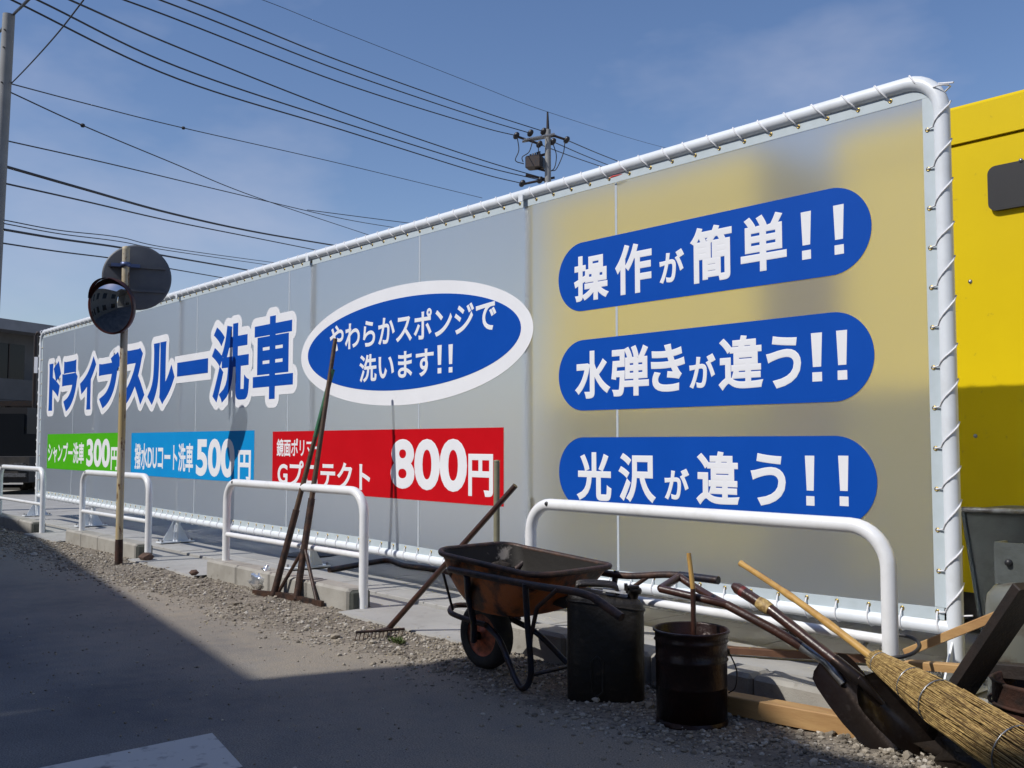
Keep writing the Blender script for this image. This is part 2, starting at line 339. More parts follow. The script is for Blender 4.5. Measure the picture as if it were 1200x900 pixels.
# gravel bed (uneven sheet) with loose stones
def inner(x): return 2.78 + .22 * noise.noise(Vector((x * .8, 0, 3))) + .10 * noise.noise(Vector((x * 3, 0, 9))) + (.12 if x > -5 else 0)
def bedh(x, y):
    t = max(0, min(1, (y - inner(x)) / .3))
    return -.006 + t * (.012 + .012 * noise.noise(Vector((x * 2, y * 2, 0))) + .010 * noise.noise(Vector((x * 9, y * 9, 1)))) + (.02 * max(0, 1 - abs(x + 2.1) / .9) * t)
gb = MB(); nx, ny = 620, 26; X0, X1 = -24., 2.
vs = []
for i in range(nx + 1):
    x = X0 + (X1 - X0) * i / nx; a = inner(x) - .05
    for j in range(ny + 1):
        y = a + (KF + .05 - a) * j / ny
        vs.append((x, y, bedh(x, y) + (.006 * noise.noise(Vector((x * 25, y * 25, 4))) if j > 1 else 0)))
gb.add(vs, [(i * (ny + 1) + j, (i + 1) * (ny + 1) + j, (i + 1) * (ny + 1) + j + 1, i * (ny + 1) + j + 1) for i in range(nx) for j in range(ny)], 0, True)
struct(gb.obj('gravel_bed', gravel_bed))
ico = []
ph = (1 + 5 ** .5) / 2
icv = [Vector(p).normalized() for p in ((-1, ph, 0), (1, ph, 0), (-1, -ph, 0), (1, -ph, 0), (0, -1, ph), (0, 1, ph), (0, -1, -ph), (0, 1, -ph), (ph, 0, -1), (ph, 0, 1), (-ph, 0, -1), (-ph, 0, 1))]
icf = [(0, 11, 5), (0, 5, 1), (0, 1, 7), (0, 7, 10), (0, 10, 11), (1, 5, 9), (5, 11, 4), (11, 10, 2), (10, 7, 6), (7, 1, 8), (3, 9, 4), (3, 4, 2), (3, 2, 6), (3, 6, 8), (3, 8, 9), (4, 9, 5), (2, 4, 11), (6, 2, 10), (8, 6, 7), (9, 8, 1)]
def stone(mb, p, r):
    e = Matrix.Rotation(random.random() * 6.3, 3, 'Z') @ Matrix.Rotation(random.uniform(-.5, .5), 3, 'X')
    sx, sy, sz = random.uniform(.8, 1.3), random.uniform(.6, 1), random.uniform(.45, .8)
    mb.add([e @ Vector((v.x * sx * r * random.uniform(.8, 1.15), v.y * sy * r * random.uniform(.8, 1.15), v.z * sz * r)) + Vector(p) for v in icv], icf)
st = MB()
for k in range(42000):
    x = -1.2 - 22 * random.random() ** 1.8
    a = inner(x); u = random.random()
    y = a - .25 + (KF - .01 - a + .25) * (u ** .75)
    dens = max(0, min(1, (y - a + .12) / .35)) * (.35 + .65 * (noise.noise(Vector((x * 1.7, y * 2.5, 5))) * 1.3 + .5))
    if random.random() > max(dens, .05): continue
    far = 1 + max(0, -x - 5) * .04
    r = random.choice((.003, .004, .004, .005, .006, .007, .009, .012)) * random.uniform(.8, 1.3) * far
    if random.random() < .014: r *= random.uniform(1.6, 2.8)
    stone(st, (x, y, max(0, bedh(x, y)) + r * .3), r)
for k in range(900):      # stray grit on the road
    x = random.uniform(-7, -1.5); y = random.uniform(1.3, 3.0); r = random.choice((.003, .003, .004, .005, .007)) * random.uniform(.7, 1.2)
    stone(st, (x, y, r * .4), r)
tag(st.obj('gravel', stone_m), 'loose pale gravel and grit along the foot of the kerb', 'gravel', None, 'stuff')

# kerb runs with single kerb stones
def kerb(x0, x1, first_round=False):
    k = bpy.data.objects.new('kerb', None); col.objects.link(k); k.location = (x0, KF, 0); struct(k)
    n = max(1, round((x1 - x0) / .6)); L_ = (x1 - x0) / n
    for i in range(n):
        a = x0 + i * L_ + .0015; b = a + L_ - .003
        m = MB().bbox((a, KF, -.05), (b, KF + .17, .155), .018)
        o = m.obj('kerb_stone', [concrete], k)
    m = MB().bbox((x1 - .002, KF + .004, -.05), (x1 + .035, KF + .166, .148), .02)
    tag(m.obj('kerb_end', [endshade], k), 'end face of the kerb with its shade painted dark grey')
    return k
KR = [(-19.2, -13.36), (-11.98, -9.78), (-8.12, -5.83), (-4.30, -1.98)]
for a in KR: kerb(*a)
# concrete aprons in the gaps
gaps = [(-13.325, -11.985), (-9.745, -8.125), (-5.795, -4.305), (-1.945, 6.0)]
for a, b in gaps:
    m = MB()
    prof = [(KF - .10, -.02), (KF - .092, .020), (KF + .172, .024)]
    vs = [(x, y, zz) for x in (a + .002, b - .002) for y, zz in prof]
    m.add(vs, [(0, 3, 4, 1), (1, 4, 5, 2)])
    struct(m.obj('concrete_apron', pave))
# pavement: bedding sheet and individual slabs
pv = MB().box((-60, KF + .172, -.1), (12, 4.045, .024)).box((-60, 4.047, -.1), (12, 26, PZ - .014))
pav = struct(pv.obj('pavement', pave))
cnt = 0
slab = MB().bbox((0, 0, 0), (.592, .232, .026), .004).mesh('paving_slab', [pave]); slab['local'] = 1
big = MB().bbox((0, 0, 0), (.892, .742, .022), .005).mesh('paving_slab', [pave]); big['local'] = 1
for i in range(30):
    x = -19.4 + i * .6
    o = link('paving_slab', slab, pav); o.location = (x, 4.05, PZ - .026 + random.uniform(-.002, .003))
for j in range(4):
    for i in range(20):
        x = -19.4 + i * .9
        o = link('paving_slab', big, pav); o.location = (x, 4.288 + j * .75, PZ - .022 + random.uniform(-.002, .002))
# manhole cover
mh = gz(362, 651, PZ)
c = MB().lathe([(0, .012), (.24, .012), (.25, .008), (.25, -.02)], 32, 0, Matrix.Translation((mh.x, mh.y + .02, PZ + .004)))
for k in range(-4, 5): c.box((mh.x - .2, mh.y + .02 + k * .045, PZ + .014), (mh.x + .2, mh.y + .0215 + k * .045, PZ + .019))
tag(c.obj('manhole_cover', [dark_metal]), 'round iron manhole cover set in the pavement beneath the banner', 'manhole cover')

# ------------------------------------------------------------------ guard rails
def guard_rail(x0, x1, label, bar=True, zr=.032):
    t = thing('guard_rail', label, 'guard rail', (x0, RY, 0), 'white tube guard rails along the kerb')
    r = .16; zt = .815
    pts = [(x0, RY, -.03), (x0, RY, .3), (x0, RY, zt - r)]
    for k in range(1, 8):
        a = math.pi / 2 * k / 8; pts.append((x0 + r - r * math.cos(a), RY, zt - r + r * math.sin(a)))
    pts += [(x0 + r, RY, zt), ((x0 + x1) / 2, RY, zt), (x1 - r, RY, zt)]
    for k in range(1, 8):
        a = math.pi / 2 * k / 8; pts.append((x1 - r + r * math.sin(a), RY, zt - r + r * math.cos(a)))
    pts += [(x1, RY, zt - r), (x1, RY, .3), (x1, RY, -.03)]
    MB().tube(pts, zr, 20).obj('frame_tube', white_paint, t)
    MB().tube([(x0 + .02, RY, .375), (x1 - .02, RY, .375)], .021, 14).obj('cross_bar', white_paint, t)
    mt = Matrix.Translation((x0 + .16, RY - .0285, zt + .005)) @ Matrix.Rotation(math.pi / 2, 4, 'X')
    MB().lathe([(0, .006), (.011, .006), (.013, 0)], 12, 0, mt).obj('drain_hole', black_p, t)
    return t
guard_rail(-15.30, -13.25, 'white guard rail at the far left, its bars in front of the dark lane')
guard_rail(-11.72, -9.71, 'white guard rail with the yellow mirror pole standing before it')
guard_rail(-7.95, -5.79, 'white guard rail with long handled tools leaning on it')
guard_rail(-4.08, -1.975, 'nearest white guard rail, behind the wheelbarrow and the pail')
# broken lump at foot of second rail
for px_, py_, rr, lab in ((172, 655, .085, 'broken brown lump of masonry at the foot of a guard rail post'), (227, 674, .045, 'small brown brick fragment lying on the concrete apron')):
    p = gz(px_, py_, .03); m = MB()
    vs = [Vector((v.x * rr * random.uniform(.85, 1.2), v.y * rr * random.uniform(.7, 1), v.z * rr * random.uniform(.5, .75))) + p + Vector((0, 0, .02)) for v in icv]
    m.add(vs, icf); tag(m.obj('masonry_fragment', brick_m), lab, 'rubble')

# ------------------------------------------------------------------ sign frame
fr = thing('sign_frame', 'long white tubular steel frame that carries the banner behind the guard rails', 'frame', (-8.9, D, PZ))
FY = D + .004; FP = D + .031; XL, XR, ZT = gy(47, 480, FY).x, gy(1110, 370, FY).x, gy(760, 186.7, FY).z
r = .20
pts = [(XL, FY, PZ), (XL, FY, 1.4), (XL, FY, ZT - .16)]
for k in range(1, 8):
    a = math.pi / 2 * k / 8; pts.append((XL + .16 - .16 * math.cos(a), FY, ZT - .16 + .16 * math.sin(a)))
pts += [(XL + .16, FY, ZT)] + [(XL + .16 + (XR - XL - .32) * i / 10, FY, ZT) for i in range(1, 10)] + [(XR - .16, FY, ZT)]
for k in range(1, 8):
    a = math.pi / 2 * k / 8; pts.append((XR - .16 + .16 * math.sin(a), FY, ZT - .16 + .16 * math.cos(a)))
pts += [(XR, FY, ZT - .16), (XR, FY, 1.4), (XR, FY, PZ)]
MB().tube(pts, .0355, 24).obj('outer_tube', frame_white, fr)
bot = [(60, 583), (133, 595), (245, 614), (340, 629), (415, 640), (520, 659.5), (640, 675), (775, 691.5), (845, 702), (953, 716), (1060, 729), (1100, 733.5)]
bpts = [gy(x, y, FY) for x, y in bot]
def zb(x):
    if x <= bpts[0].x: return bpts[0].z
    for a, b in zip(bpts, bpts[1:]):
        if x <= b.x: return a.z + (b.z - a.z) * (x - a.x) / (b.x - a.x)
    return bpts[-1].z
BR = [(XL + (XR - XL) * i / 40, FY, sum(zb(XL + (XR - XL) * i / 40 + e) for e in (-.5, -.25, 0, .25, .5)) / 5) for i in range(41)]
MB().tube(BR, .032, 18).obj('bottom_tube', frame_white, fr)
PX = [XL] + [gy(x, y, FP).x for x, y in ((112, 500), (212, 450), (367, 400), (619.5, 400))] + [XR]
for i, x in enumerate(PX):
    if 0 < i < 5: MB().tube([(x, FP, PZ), (x, FP, 1.4), (x, FP, ZT - .01)], .026, 16).obj('post', frame_white, fr)
    MB().box((x - .07, FY - .19, PZ + .012), (x + .07, FY + .19, PZ + .024)).obj('foot_plate', frame_white, fr)
    gu = MB()
    for s_ in (-1, 1):
        gu.prism([(x - .004, FY + s_ * .03, PZ + .24), (x - .004, FY + s_ * .15, PZ + .024), (x - .004, FY + s_ * .03, PZ + .024)], (.008, 0, 0))
    for s_ in (-1, 1):
        gu.prism([(x + s_ * .03, FY - .004, PZ + .20), (x + s_ * .065, FY - .004, PZ + .024), (x + s_ * .03, FY - .004, PZ + .024)], (0, .008, 0))
    gu.obj('gusset', frame_white, fr)
    for sx_ in (-1, 1):
        for sy_ in (-1, 1): MB().lathe([(0, .022), (.010, .022), (.010, 0)], 6, 0, Matrix.Translation((x + sx_ * .05, FY + sy_ * .165, PZ + .024)), False).obj('bolt', silver, fr)
    if i > 0 and i < 5: MB().box((x - .022, FY - .046, ZT - .055), (x + .022, FY - .038, ZT - .008)).obj('clamp', frame_white, fr)

# ------------------------------------------------------------------ banner
bn = thing('banner', 'translucent car wash advertising banner laced with white rope into the tube frame', 'banner', (-8.9, D, .5))
BX0, BX1, BZT = XL + .045, gy(1097.5, 350, D).x, ZT - .044
def bzb(x):   # lower edge
    return zb(x) + .042
NX = 128
m = MB(); vs = []
for i in range(NX + 1):
    x = BX0 + (BX1 - BX0) * i / NX
    for j in range(13):
        z0 = bzb(x); zz = z0 + (BZT - z0) * j / 12
        vs.append((x, D + .0012 * noise.noise(Vector((x * .8, zz * .9, 2))), zz))
nn = len(vs); H_ = 13
vs2 = [(a, b + .003, c_) for a, b, c_ in vs]
m.add(vs, [(i * H_ + j, (i + 1) * H_ + j, (i + 1) * H_ + j + 1, i * H_ + j + 1) for i in range(NX) for j in range(H_ - 1)], 0, True)
m.add(vs2, [(i * H_ + j, i * H_ + j + 1, (i + 1) * H_ + j + 1, (i + 1) * H_ + j) for i in range(NX) for j in range(H_ - 1)], 1, True)
m.obj('sheet', [sheet_m, sheet_b], bn)
# reinforced hems (front and back of sheet edge)
HW = .042
def strip(name, P, mtl, par, yy=D - .0035, th=.0016):
    q = MB(); n = len(P)
    f_ = [(a[0], yy, a[1]) for a in P] + [(a[2], yy, a[3]) for a in P]
    b_ = [(p[0], yy + th, p[2]) for p in f_]
    fs = [(i, i + 1, n + i + 1, n + i) for i in range(n - 1)]
    fs += [(2 * n + i, 3 * n + i, 3 * n + i + 1, 2 * n + i + 1) for i in range(n - 1)]
    fs += [(i, 2 * n + i, 2 * n + i + 1, i + 1) for i in range(n - 1)] + [(n + i, n + i + 1, 3 * n + i + 1, 3 * n + i) for i in range(n - 1)]
    q.add(f_ + b_, fs); return q.obj(name, mtl, par)
xs = [BX0 + (BX1 - BX0) * i / 60 for i in range(61)]
strip('hem', [(x, BZT + .012, x, BZT - HW) for x in xs], hem_white, bn)
strip('hem', [(x, bzb(x) + HW, x, bzb(x) - .012) for x in xs], hem_white, bn)
zs = [bzb(BX1) + HW + .001 + (BZT - HW - .002 - bzb(BX1) - HW) * i / 10 for i in range(11)]
strip('hem', [(BX1 - HW, zz, BX1 + .012, zz) for zz in zs], hem_white, bn)
zs = [bzb(BX0) + HW + .001 + (BZT - HW - .002 - bzb(BX0) - HW) * i / 10 for i in range(11)]
strip('hem', [(BX0 - .012, zz, BX0 + HW, zz) for zz in zs], hem_white, bn)
seam_m = mat('seam_film', (.44, .49, .54), .5)
for x in [q * D / 4.03 for q in (-13.3, -11.4, -9.45, -7.55, -5.64, -3.745)]:
    strip('seam', [(x - .009, zz, x + .009, zz) for zz in [bzb(x) + HW + .002 + (BZT - bzb(x) - 2 * HW - .004) * i / 6 for i in range(7)]], seam_m, bn, D - .0026, .001)
# grommets and lacing rope
gm = MB()
gm.lathe([(.005, .001), (.0055, .004), (.009, .004), (.0112, .001), (.0112, -.001)], 12, 0, Matrix.Rotation(math.pi / 2, 4, 'X'))
gme = gm.mesh('grommet', [brass]); gme['local'] = 1
def grommet(x, zz):
    o = link('grommet', gme, bn); o.location = Vector((x, D - .0036, zz)) - bn.location
def lace(pts): MB().tube(pts, .0042, 5).obj('lacing_rope', rope_white, bn)
NG = 84
gxs = [BX0 + .03 + (BX1 - BX0 - .06) * i / (NG - 1) for i in range(NG)]
top = []; botl = []
for i, x in enumerate(gxs):
    zz = BZT - .012; grommet(x, zz)
    # from the grommet up and left over the front of the tube, round behind it, down to the next grommet
    jt = random.uniform(-.022, .022); jb_ = random.uniform(-.012, .012)
    top.append((x, D - .008, zz))
    for a in (-50, -15, 20, 55, 90, 130):
        aa = math.radians(a); t_ = (a + 90) / 180.
        top.append((x - (.085 + jt) * t_, FY - .0390 * math.cos(aa), ZT + .0390 * math.sin(aa)))
    top.append((x + .02, FY + .034, ZT - .015))
    top.append((x + .13, D + .008, zz + .01))
    zb_ = bzb(x) + .022; grommet(x, zb_); zc = zb(x)
    botl.append((x, D - .008, zb_))
    for a in (-40, -10, 30, 70, 120):
        aa = math.radians(a); t_ = (a + 40) / 160.
        botl.append((x + jb_ * (.3 + t_) + .02 * t_, FY - .0350 * math.cos(aa), zc - .0350 * math.sin(aa)))
    botl.append((x + .06, D + .008, zb_ - .015)); botl.append((x + .15, D + .008, zb_))
lace(top); lace(botl)
def gzz(xb, a, b, n): return [a + (b - a) * i / (n - 1) for i in range(n)]
for side, xb, xc, sg in (('r', BX1 - .020, XR, 1), ('l', BX0 + .021, XL, -1)):
    L_ = []
    zl = gzz(xb, BZT - .012, bzb(xb) + .02, 14)
    for i, zz in enumerate(zl):
        if 0 < i < 13: grommet(xb, zz)
        L_.append((xb, D - .008, zz)); jr = random.uniform(-.018, .018)
        for a in (-60, -30, 5, 40, 75, 110):
            aa = math.radians(a); t_ = (a + 60) / 170.
            L_.append((xc + sg * .0390 * math.sin(aa), FY - .0390 * math.cos(aa), zz + (.005 + (.115 + jr) * t_ if i else 0)))
        L_.append((xc - sg * .02, FY + .040, zz + (.05 if i else -.02))); L_.append((xc - sg * .040, FY + .02, zz - .05))
        if i < 13: L_.append((xb, D + .008, zl[i + 1] + .02))
    lace(L_)
MB().tube([gy(714, 209, D - .036), gy(718, 207, D - .040), gy(722, 206, D - .038), gy(729, 204, D - .036)], [.0015, .006, .005, .0015], 7).obj('red_cord', red_tape, bn)

# ---- printed panels and lettering
PY = D - .0022
def flat_poly(name, pts, mtl, par, yy, th=.0012):
    q = MB(); q.prism([(x, yy - th, zz) for x, zz in pts], (0, th, 0)); 
    return q.obj(name, mtl, par)
KS = D / 4.03
def pill(cx0, cx1, zc, r_):
    cx0 *= KS; cx1 *= KS; r_ *= KS; zc = EYE + (zc - EYE) * KS
    P = []
    for k in range(33):
        a = -math.pi / 2 + math.pi * k / 32; P.append((cx1 - r_ + r_ * math.cos(a), zc + r_ * math.sin(a)))
    for k in range(33):
        a = math.pi / 2 + math.pi * k / 32; P.append((cx0 + r_ + r_ * math.cos(a), zc + r_ * math.sin(a)))
    return P
def oval(cx, cz, a_, b_): return [(cx * KS + a_ * KS * math.cos(2 * math.pi * k / 96), EYE + (cz - EYE) * KS + b_ * KS * math.sin(2 * math.pi * k / 96)) for k in range(96)]
def kr(x0, x1, z0, z1): return rect(x0 * KS, x1 * KS, EYE + (z0 - EYE) * KS, EYE + (z1 - EYE) * KS)
def rect(x0, x1, z0, z1): return [(x0, z0), (x1, z0), (x1, z1), (x0, z1)]
_gc = {}
def glyph(chs, bev, adv=None):
    """mesh of some text; cached"""
    key = (chs, bev)
    if key in _gc: return _gc[key]
    c = bpy.data.curves.new('g', 'FONT'); c.body = chs; c.size = 1; c.bevel_depth = bev; c.bevel_resolution = 1; c.resolution_u = 5
    o = bpy.data.objects.new('g', c); col.objects.link(o)
    dg = bpy.context.evaluated_depsgraph_get()
    me = bpy.data.meshes.new_from_object(o.evaluated_get(dg))
    bpy.data.objects.remove(o); bpy.data.curves.remove(c)
    V = [v.co.copy() for v in me.vertices]; Fc = [tuple(p.vertices) for p in me.polygons]
    bpy.data.meshes.remove(me)
    bb = (min(v.x for v in V), max(v.x for v in V), min(v.y for v in V), max(v.y for v in V))
    _gc[key] = (V, Fc, bb); return _gc[key]
def put(chs, box, mtl, par, yy=PY - .0020, bev=.022, outline=None, omt=None):
    """box = world (x0, x1, z0, z1) of the inked glyph"""
    V, Fc, bb = glyph(chs, bev)
    sx_ = (box[1] - box[0]) / (bb[1] - bb[0]); sz_ = (box[3] - box[2]) / (bb[3] - bb[2])
    def mk_(V, Fc, y_, th):
        zm = max(v.z for v in V) or 1
        q = MB(); q.add([(box[0] + (v.x - bb[0]) * sx_, y_ - v.z / zm * th, box[2] + (v.y - bb[2]) * sz_) for v in V], Fc); return q
    if outline:
        q = MB(); n_ = 0
        FF = []
        for f_ in Fc:
            p_ = [V[i] for i in f_]; nz_ = (p_[1] - p_[0]).cross(p_[2] - p_[1]).z
            if nz_ > 1e-9 and min(v.z for v in p_) > -1e-4: FF.append(f_)
        for rr_, cnt_ in ((1, 20), (.5, 8)):
            for k in range(cnt_):
                a = 2 * math.pi * k / cnt_; dx_, dz_ = outline * rr_ * math.cos(a), outline * rr_ * math.sin(a); n_ += 1
                q.add([(box[0] + (v.x - bb[0]) * sx_ + dx_, yy - .00005 * n_, box[2] + (v.y - bb[2]) * sz_ + dz_) for v in V], FF)
        q.obj('letter_outline', omt, par); yy -= .0016
    return mk_(V, Fc, yy, .0008).obj('letter', mtl, par)
def pbox(xl, xr, yt, yb, xt=None, xb=None):
    """bearings of the ink box -> banner plane"""
    xm = (xl + xr) / 2; ym = (yt + yb) / 2
    a = gy(xl, ym, PY); b = gy(xr, ym, PY); t_ = gy(xt or xm, yt, PY); c_ = gy(xb or xm, yb, PY)
    return (a.x, b.x, c_.z, t_.z)
def letters(par, rows, mtl, bev):
    for ch, xl, xr, yt, yb in rows:
        if ch == '!':
            x0, x1, z0, z1 = pbox(xl, xr, yt, yb); h = z1 - z0; e = (x1 - x0) * .13; y_ = PY - .0020
            q = MB(); q.prism([(x0 + e, y_, z0 + .30 * h), (x1 - e, y_, z0 + .30 * h), (x1, y_, z1), (x0, y_, z1)], (0, .0008, 0))
            q.prism([(x0 + e * .5, y_, z0), (x1 - e * .5, y_, z0), (x1 - e * .5, y_, z0 + .19 * h), (x0 + e * .5, y_, z0 + .19 * h)], (0, .0008, 0)); q.obj('exclamation_mark', mtl, par)
        else: put(ch, pbox(xl, xr, yt, yb), mtl, par, bev=bev)
p1 = flat_poly('blue_panel', pill(-4.215, -2.205, 2.117, .202), blue_v, bn, PY)
p2 = flat_poly('blue_panel', pill(-4.215, -2.205, 1.541, .205), blue_v, bn, PY)
p3 = flat_poly('blue_panel', pill(-4.215, -2.205, .979, .203), blue_v, bn, PY)
for p, s_ in ((p1, 'upper'), (p2, 'middle'), (p3, 'lower')): p['label'] = s_ + ' blue rounded text panel'
letters(p1, [('操', 673, 713.7, 298, 352), ('作', 721, 764, 285, 344), ('が', 773, 802, 293, 331), ('簡', 809, 858, 264, 330), ('単', 868, 922, 251, 317.5), ('!', 939, 951, 248, 304), ('!', 977, 989.5, 240, 298)], white_v, .030)
letters(p2, [('水', 674, 715.5, 411, 467), ('弾', 716.6, 760.6, 405, 464), ('き', 763, 803, 403, 459), ('が', 808, 839, 415, 455), ('違', 842, 894.5, 393, 457), ('う', 898, 939, 393, 455), ('!', 951, 964, 390, 447), ('!', 980.6, 993.5, 387, 445)], white_v, .030)
letters(p3, [('光', 676, 716.7, 530, 587), ('沢', 725, 768.8, 531, 589), ('が', 779, 808, 549, 586), ('違', 816, 866.7, 529, 592.5), ('う', 880, 921, 531, 593), ('!', 944, 955, 534, 592.5), ('!', 983, 995, 534, 593)], white_v, .030)
ov = flat_poly('white_oval', oval(-5.883, 1.858, 1.444, .437), white_v, bn, PY)
ob = flat_poly('blue_oval', oval(-5.883, 1.866, 1.33, .335), blue_v, ov, PY - .0014)
def line(chs, par, xl, xr, top_, bot_, mtl, bev, yy):
    """a row of equal full width characters fitted between bearings"""
    a = gy(xl, (top_[1] + bot_[1]) / 2, PY).x; b = gy(xr, (top_[1] + bot_[1]) / 2, PY).x
    z1 = gy(top_[0], top_[1], PY).z; z0 = gy(bot_[0], bot_[1], PY).z
    V, Fc, bb = glyph(chs, bev)
    # split the row into single letters by advance
    adv = []; x = 0
    for i in range(len(chs)):
        v_, f_, bbi = glyph(chs[:i + 1], bev); adv.append(bbi[1])
    prev = None
    sx_ = (b - a) / (bb[1] - bb[0]); sz_ = (z1 - z0) / (bb[3] - bb[2])
    starts = {}
    for f_ in Fc:
        cx = sum(V[i].x for i in f_) / len(f_)
        k = 0
        while k < len(adv) - 1 and cx > adv[k] + .004: k += 1
        starts.setdefault(k, []).append(f_)
    zm = max(v.z for v in V)
    for k, fs in starts.items():
        idx = {}; vs = []; ff = []
        for f_ in fs:
            t_ = []
            for i in f_:
                if i not in idx:
                    idx[i] = len(vs); v = V[i]; vs.append((a + (v.x - bb[0]) * sx_, yy - v.z / zm * .0006, z0 + (v.y - bb[2]) * sz_))
                t_.append(idx[i])
            ff.append(t_)
        MB().add(vs, ff).obj('letter', mtl, par)
YO = PY - .0014
line('やわらかスポンジで', ov, 387, 582, (561, 351), (393.6, 412), white_v, .022, YO - .0018)
line('洗います', ov, 421.5, 508.5, (495, 407.5), (429, 448), white_v, .022, YO - .0018)
for xl, xr, yt, yb in ((513, 518, 404.5, 437.5), (526, 531, 403.5, 436.5)):
    x0, x1, z0, z1 = pbox(xl, xr, yt, yb); h = z1 - z0; e = (x1 - x0) * .13; y_ = YO - .0022
    q = MB(); q.prism([(x0 + e, y_, z0 + .30 * h), (x1 - e, y_, z0 + .30 * h), (x1, y_, z1), (x0, y_, z1)], (0, .0008, 0))
    q.prism([(x0 + e * .5, y_, z0), (x1 - e * .5, y_, z0), (x1 - e * .5, y_, z0 + .19 * h), (x0 + e * .5, y_, z0 + .19 * h)], (0, .0008, 0)); q.obj('exclamation_mark', white_v, ov)
gp = flat_poly('green_panel', kr(-14.36, -11.62, .803, 1.268), green_v, bn, PY)
cp_ = flat_poly('light_blue_panel', kr(-11.19, -8.16, .792, 1.262), cyan_v, bn, PY)
rp = flat_poly('red_panel', kr(-7.81, -4.72, .75, 1.248), red_v, bn, PY)
YL = PY - .0018
line('シャンプー洗車', gp, 56.5, 98.5, (95, 518.5), (93, 543.7), white_v, .026, YL)
line('300', gp, 101.5, 129, (128, 514), (126, 548), white_v, .035, YL)
put('円', pbox(130, 138.2, 524, 551), white_v, gp, YL, .03)
line('撥水DUコート洗車', cp_, 158, 226.5, (222, 519.5), (220, 553.5), white_v, .024, YL)
line('500', cp_, 230, 275, (262, 514), (262, 559.5), white_v, .035, YL)
put('円', pbox(279, 294, 527.5, 564), white_v, cp_, YL, .03)
line('鏡面ポリマー', rp, 324.5, 376, (345, 514), (330, 535), white_v, .020, YL)
line('Gプロテクト', rp, 325.5, 434, (355, 540), (422, 575), white_v, .026, YL)
line('800', rp, 458, 547.5, (470, 514.5), (540, 577), white_v, .033, YL)
put('円', pbox(549, 578, 532, 582), white_v, rp, YL, .03)
ttl = [('ド', 57.5, 71.5, 424, 481), ('ラ', 73, 91, 422.5, 482), ('イ', 94, 112.5, 418.7, 480), ('ブ', 116, 142, 414, 478), ('ス', 144, 170, 409, 475), ('ル', 173.5, 205, 401, 474), ('ー', 208, 244, 422.5, 439), ('洗', 248.5, 292.5, 380, 471.5), ('車', 297, 344, 370, 467.5)]
tt = bpy.data.objects.new('title_lettering', None); col.objects.link(tt); tt.parent = bn; tt['label'] = 'large blue title with thick white outline'
for ch, xl, xr, yt, yb in ttl:
    if ch == 'ー':   # the long mark is a plain bar
        x0, x1, z0, z1 = pbox(xl, xr, yt, yb); e = .075
        flat_poly('letter_outline', rect(x0 - e, x1 + e, z0 - e, z1 + e), white_v, tt, PY + .0001, .0020)
        flat_poly('letter', rect(x0, x1, z0, z1), blue_v, tt, PY - .0032, .0010)
    else: put(ch, pbox(xl, xr, yt, yb), blue_v, tt, PY - .0016, .032 if ch in '洗車' else .070, .082, white_v)

# ------------------------------------------------------------------ mirror pole
B = gz(139, 662); B = Vector((B.x, B.y, 0))
mp_ = thing('traffic_mirror_pole', 'rusty yellow pole with a small convex mirror and the grey back of a round sign', 'traffic mirror', B)
MB().tube([(B.x, B.y, -.05), (B.x, B.y, 1.5), (B.x, B.y, 3.03)], .034, 16).lathe([(.034, 0), (.036, .03), (0, .045)], 16, 0, Matrix.Translation((B.x, B.y, 3.0))).obj('pole', rust_yellow, mp_)
MB().tube([(B.x, B.y, .0), (B.x, B.y, .17), (B.x, B.y, .24)], [.0362, .0358, .0343], 16).obj('rusted_foot', rust_m, mp_)
tocam = (CP - B); tocam.z = 0; tocam.normalize(); rt = ZV.cross(-tocam).normalized() * -1
rt = (-tocam).cross(ZV).normalized()    # image right
def frame_of(nrm, up=ZV):
    x_ = up.cross(nrm).normalized(); y_ = nrm.cross(x_).normalized()
    return Matrix((x_, y_, nrm)).transposed().to_4x4()
sc = B + rt * .105 - tocam * .085; sc.z = 2.757
ns = (-tocam).copy()
mt = Matrix.Translation(sc) @ frame_of(tocam)
sb = MB().lathe([(0, 0), (.30, 0), (.318, -.004), (.318, -.022), (0, -.022)], 56, 0, mt).obj('round_sign', sign_grey, mp_)
for dz in (.10, -.13):
    q = MB(); 
    q.box((-.26, dz - .012, 0.002), (.26, dz + .012, .022)); q.v = [tuple(mt @ Vector(p)) for p in q.v]; q.obj('stiffener', sign_grey, sb)
for zc_ in (2.86,):
    MB().lathe([(.037, -.022), (.047, -.022), (.047, .022), (.037, .022)], 16, 0, Matrix.Translation((B.x, B.y, zc_)), True).box((-.13, -.02, -.016), (.13, .02, .016), 0, Matrix.Rotation(math.atan2(rt.y, rt.x), 3, 'Z'), B + Vector((0, 0, zc_)) - tocam * .045).obj('clamp', clamp_blue, mp_)
mn = (tocam * math.cos(math.radians(42)) - rt * math.sin(math.radians(42)) + ZV * -.16).normalized()
mc = B - rt * .125 + tocam * .10; mc.z = 2.437
mt = Matrix.Translation(mc) @ frame_of(mn)
R_ = .252; prof = [(R_ * math.sin(t * math.pi / 2 / 10 * 1.0) if False else R_ * t / 14, .085 * (1 - (t / 14) ** 2)) for t in range(15)]
mo = MB().lathe(prof, 56, 0, mt).obj('mirror', mirror_m, mp_)
MB().lathe([(R_ - .004, .004), (R_ + .010, .008), (R_ + .014, -.01), (R_ + .010, -.04), (.16, -.075), (0, -.08)], 56, 0, mt).obj('rim', mirror_rim, mo)
hd = MB(); vs = []; 
for i in range(25):
    a = math.radians(20 + 140 * i / 24); d_ = .05 * math.sin(math.radians(180 * i / 24)) + .01
    for dd in (0, d_):
        vs.append(mt @ Vector(((R_ + .015) * math.cos(a), (R_ + .015) * math.sin(a), dd)))
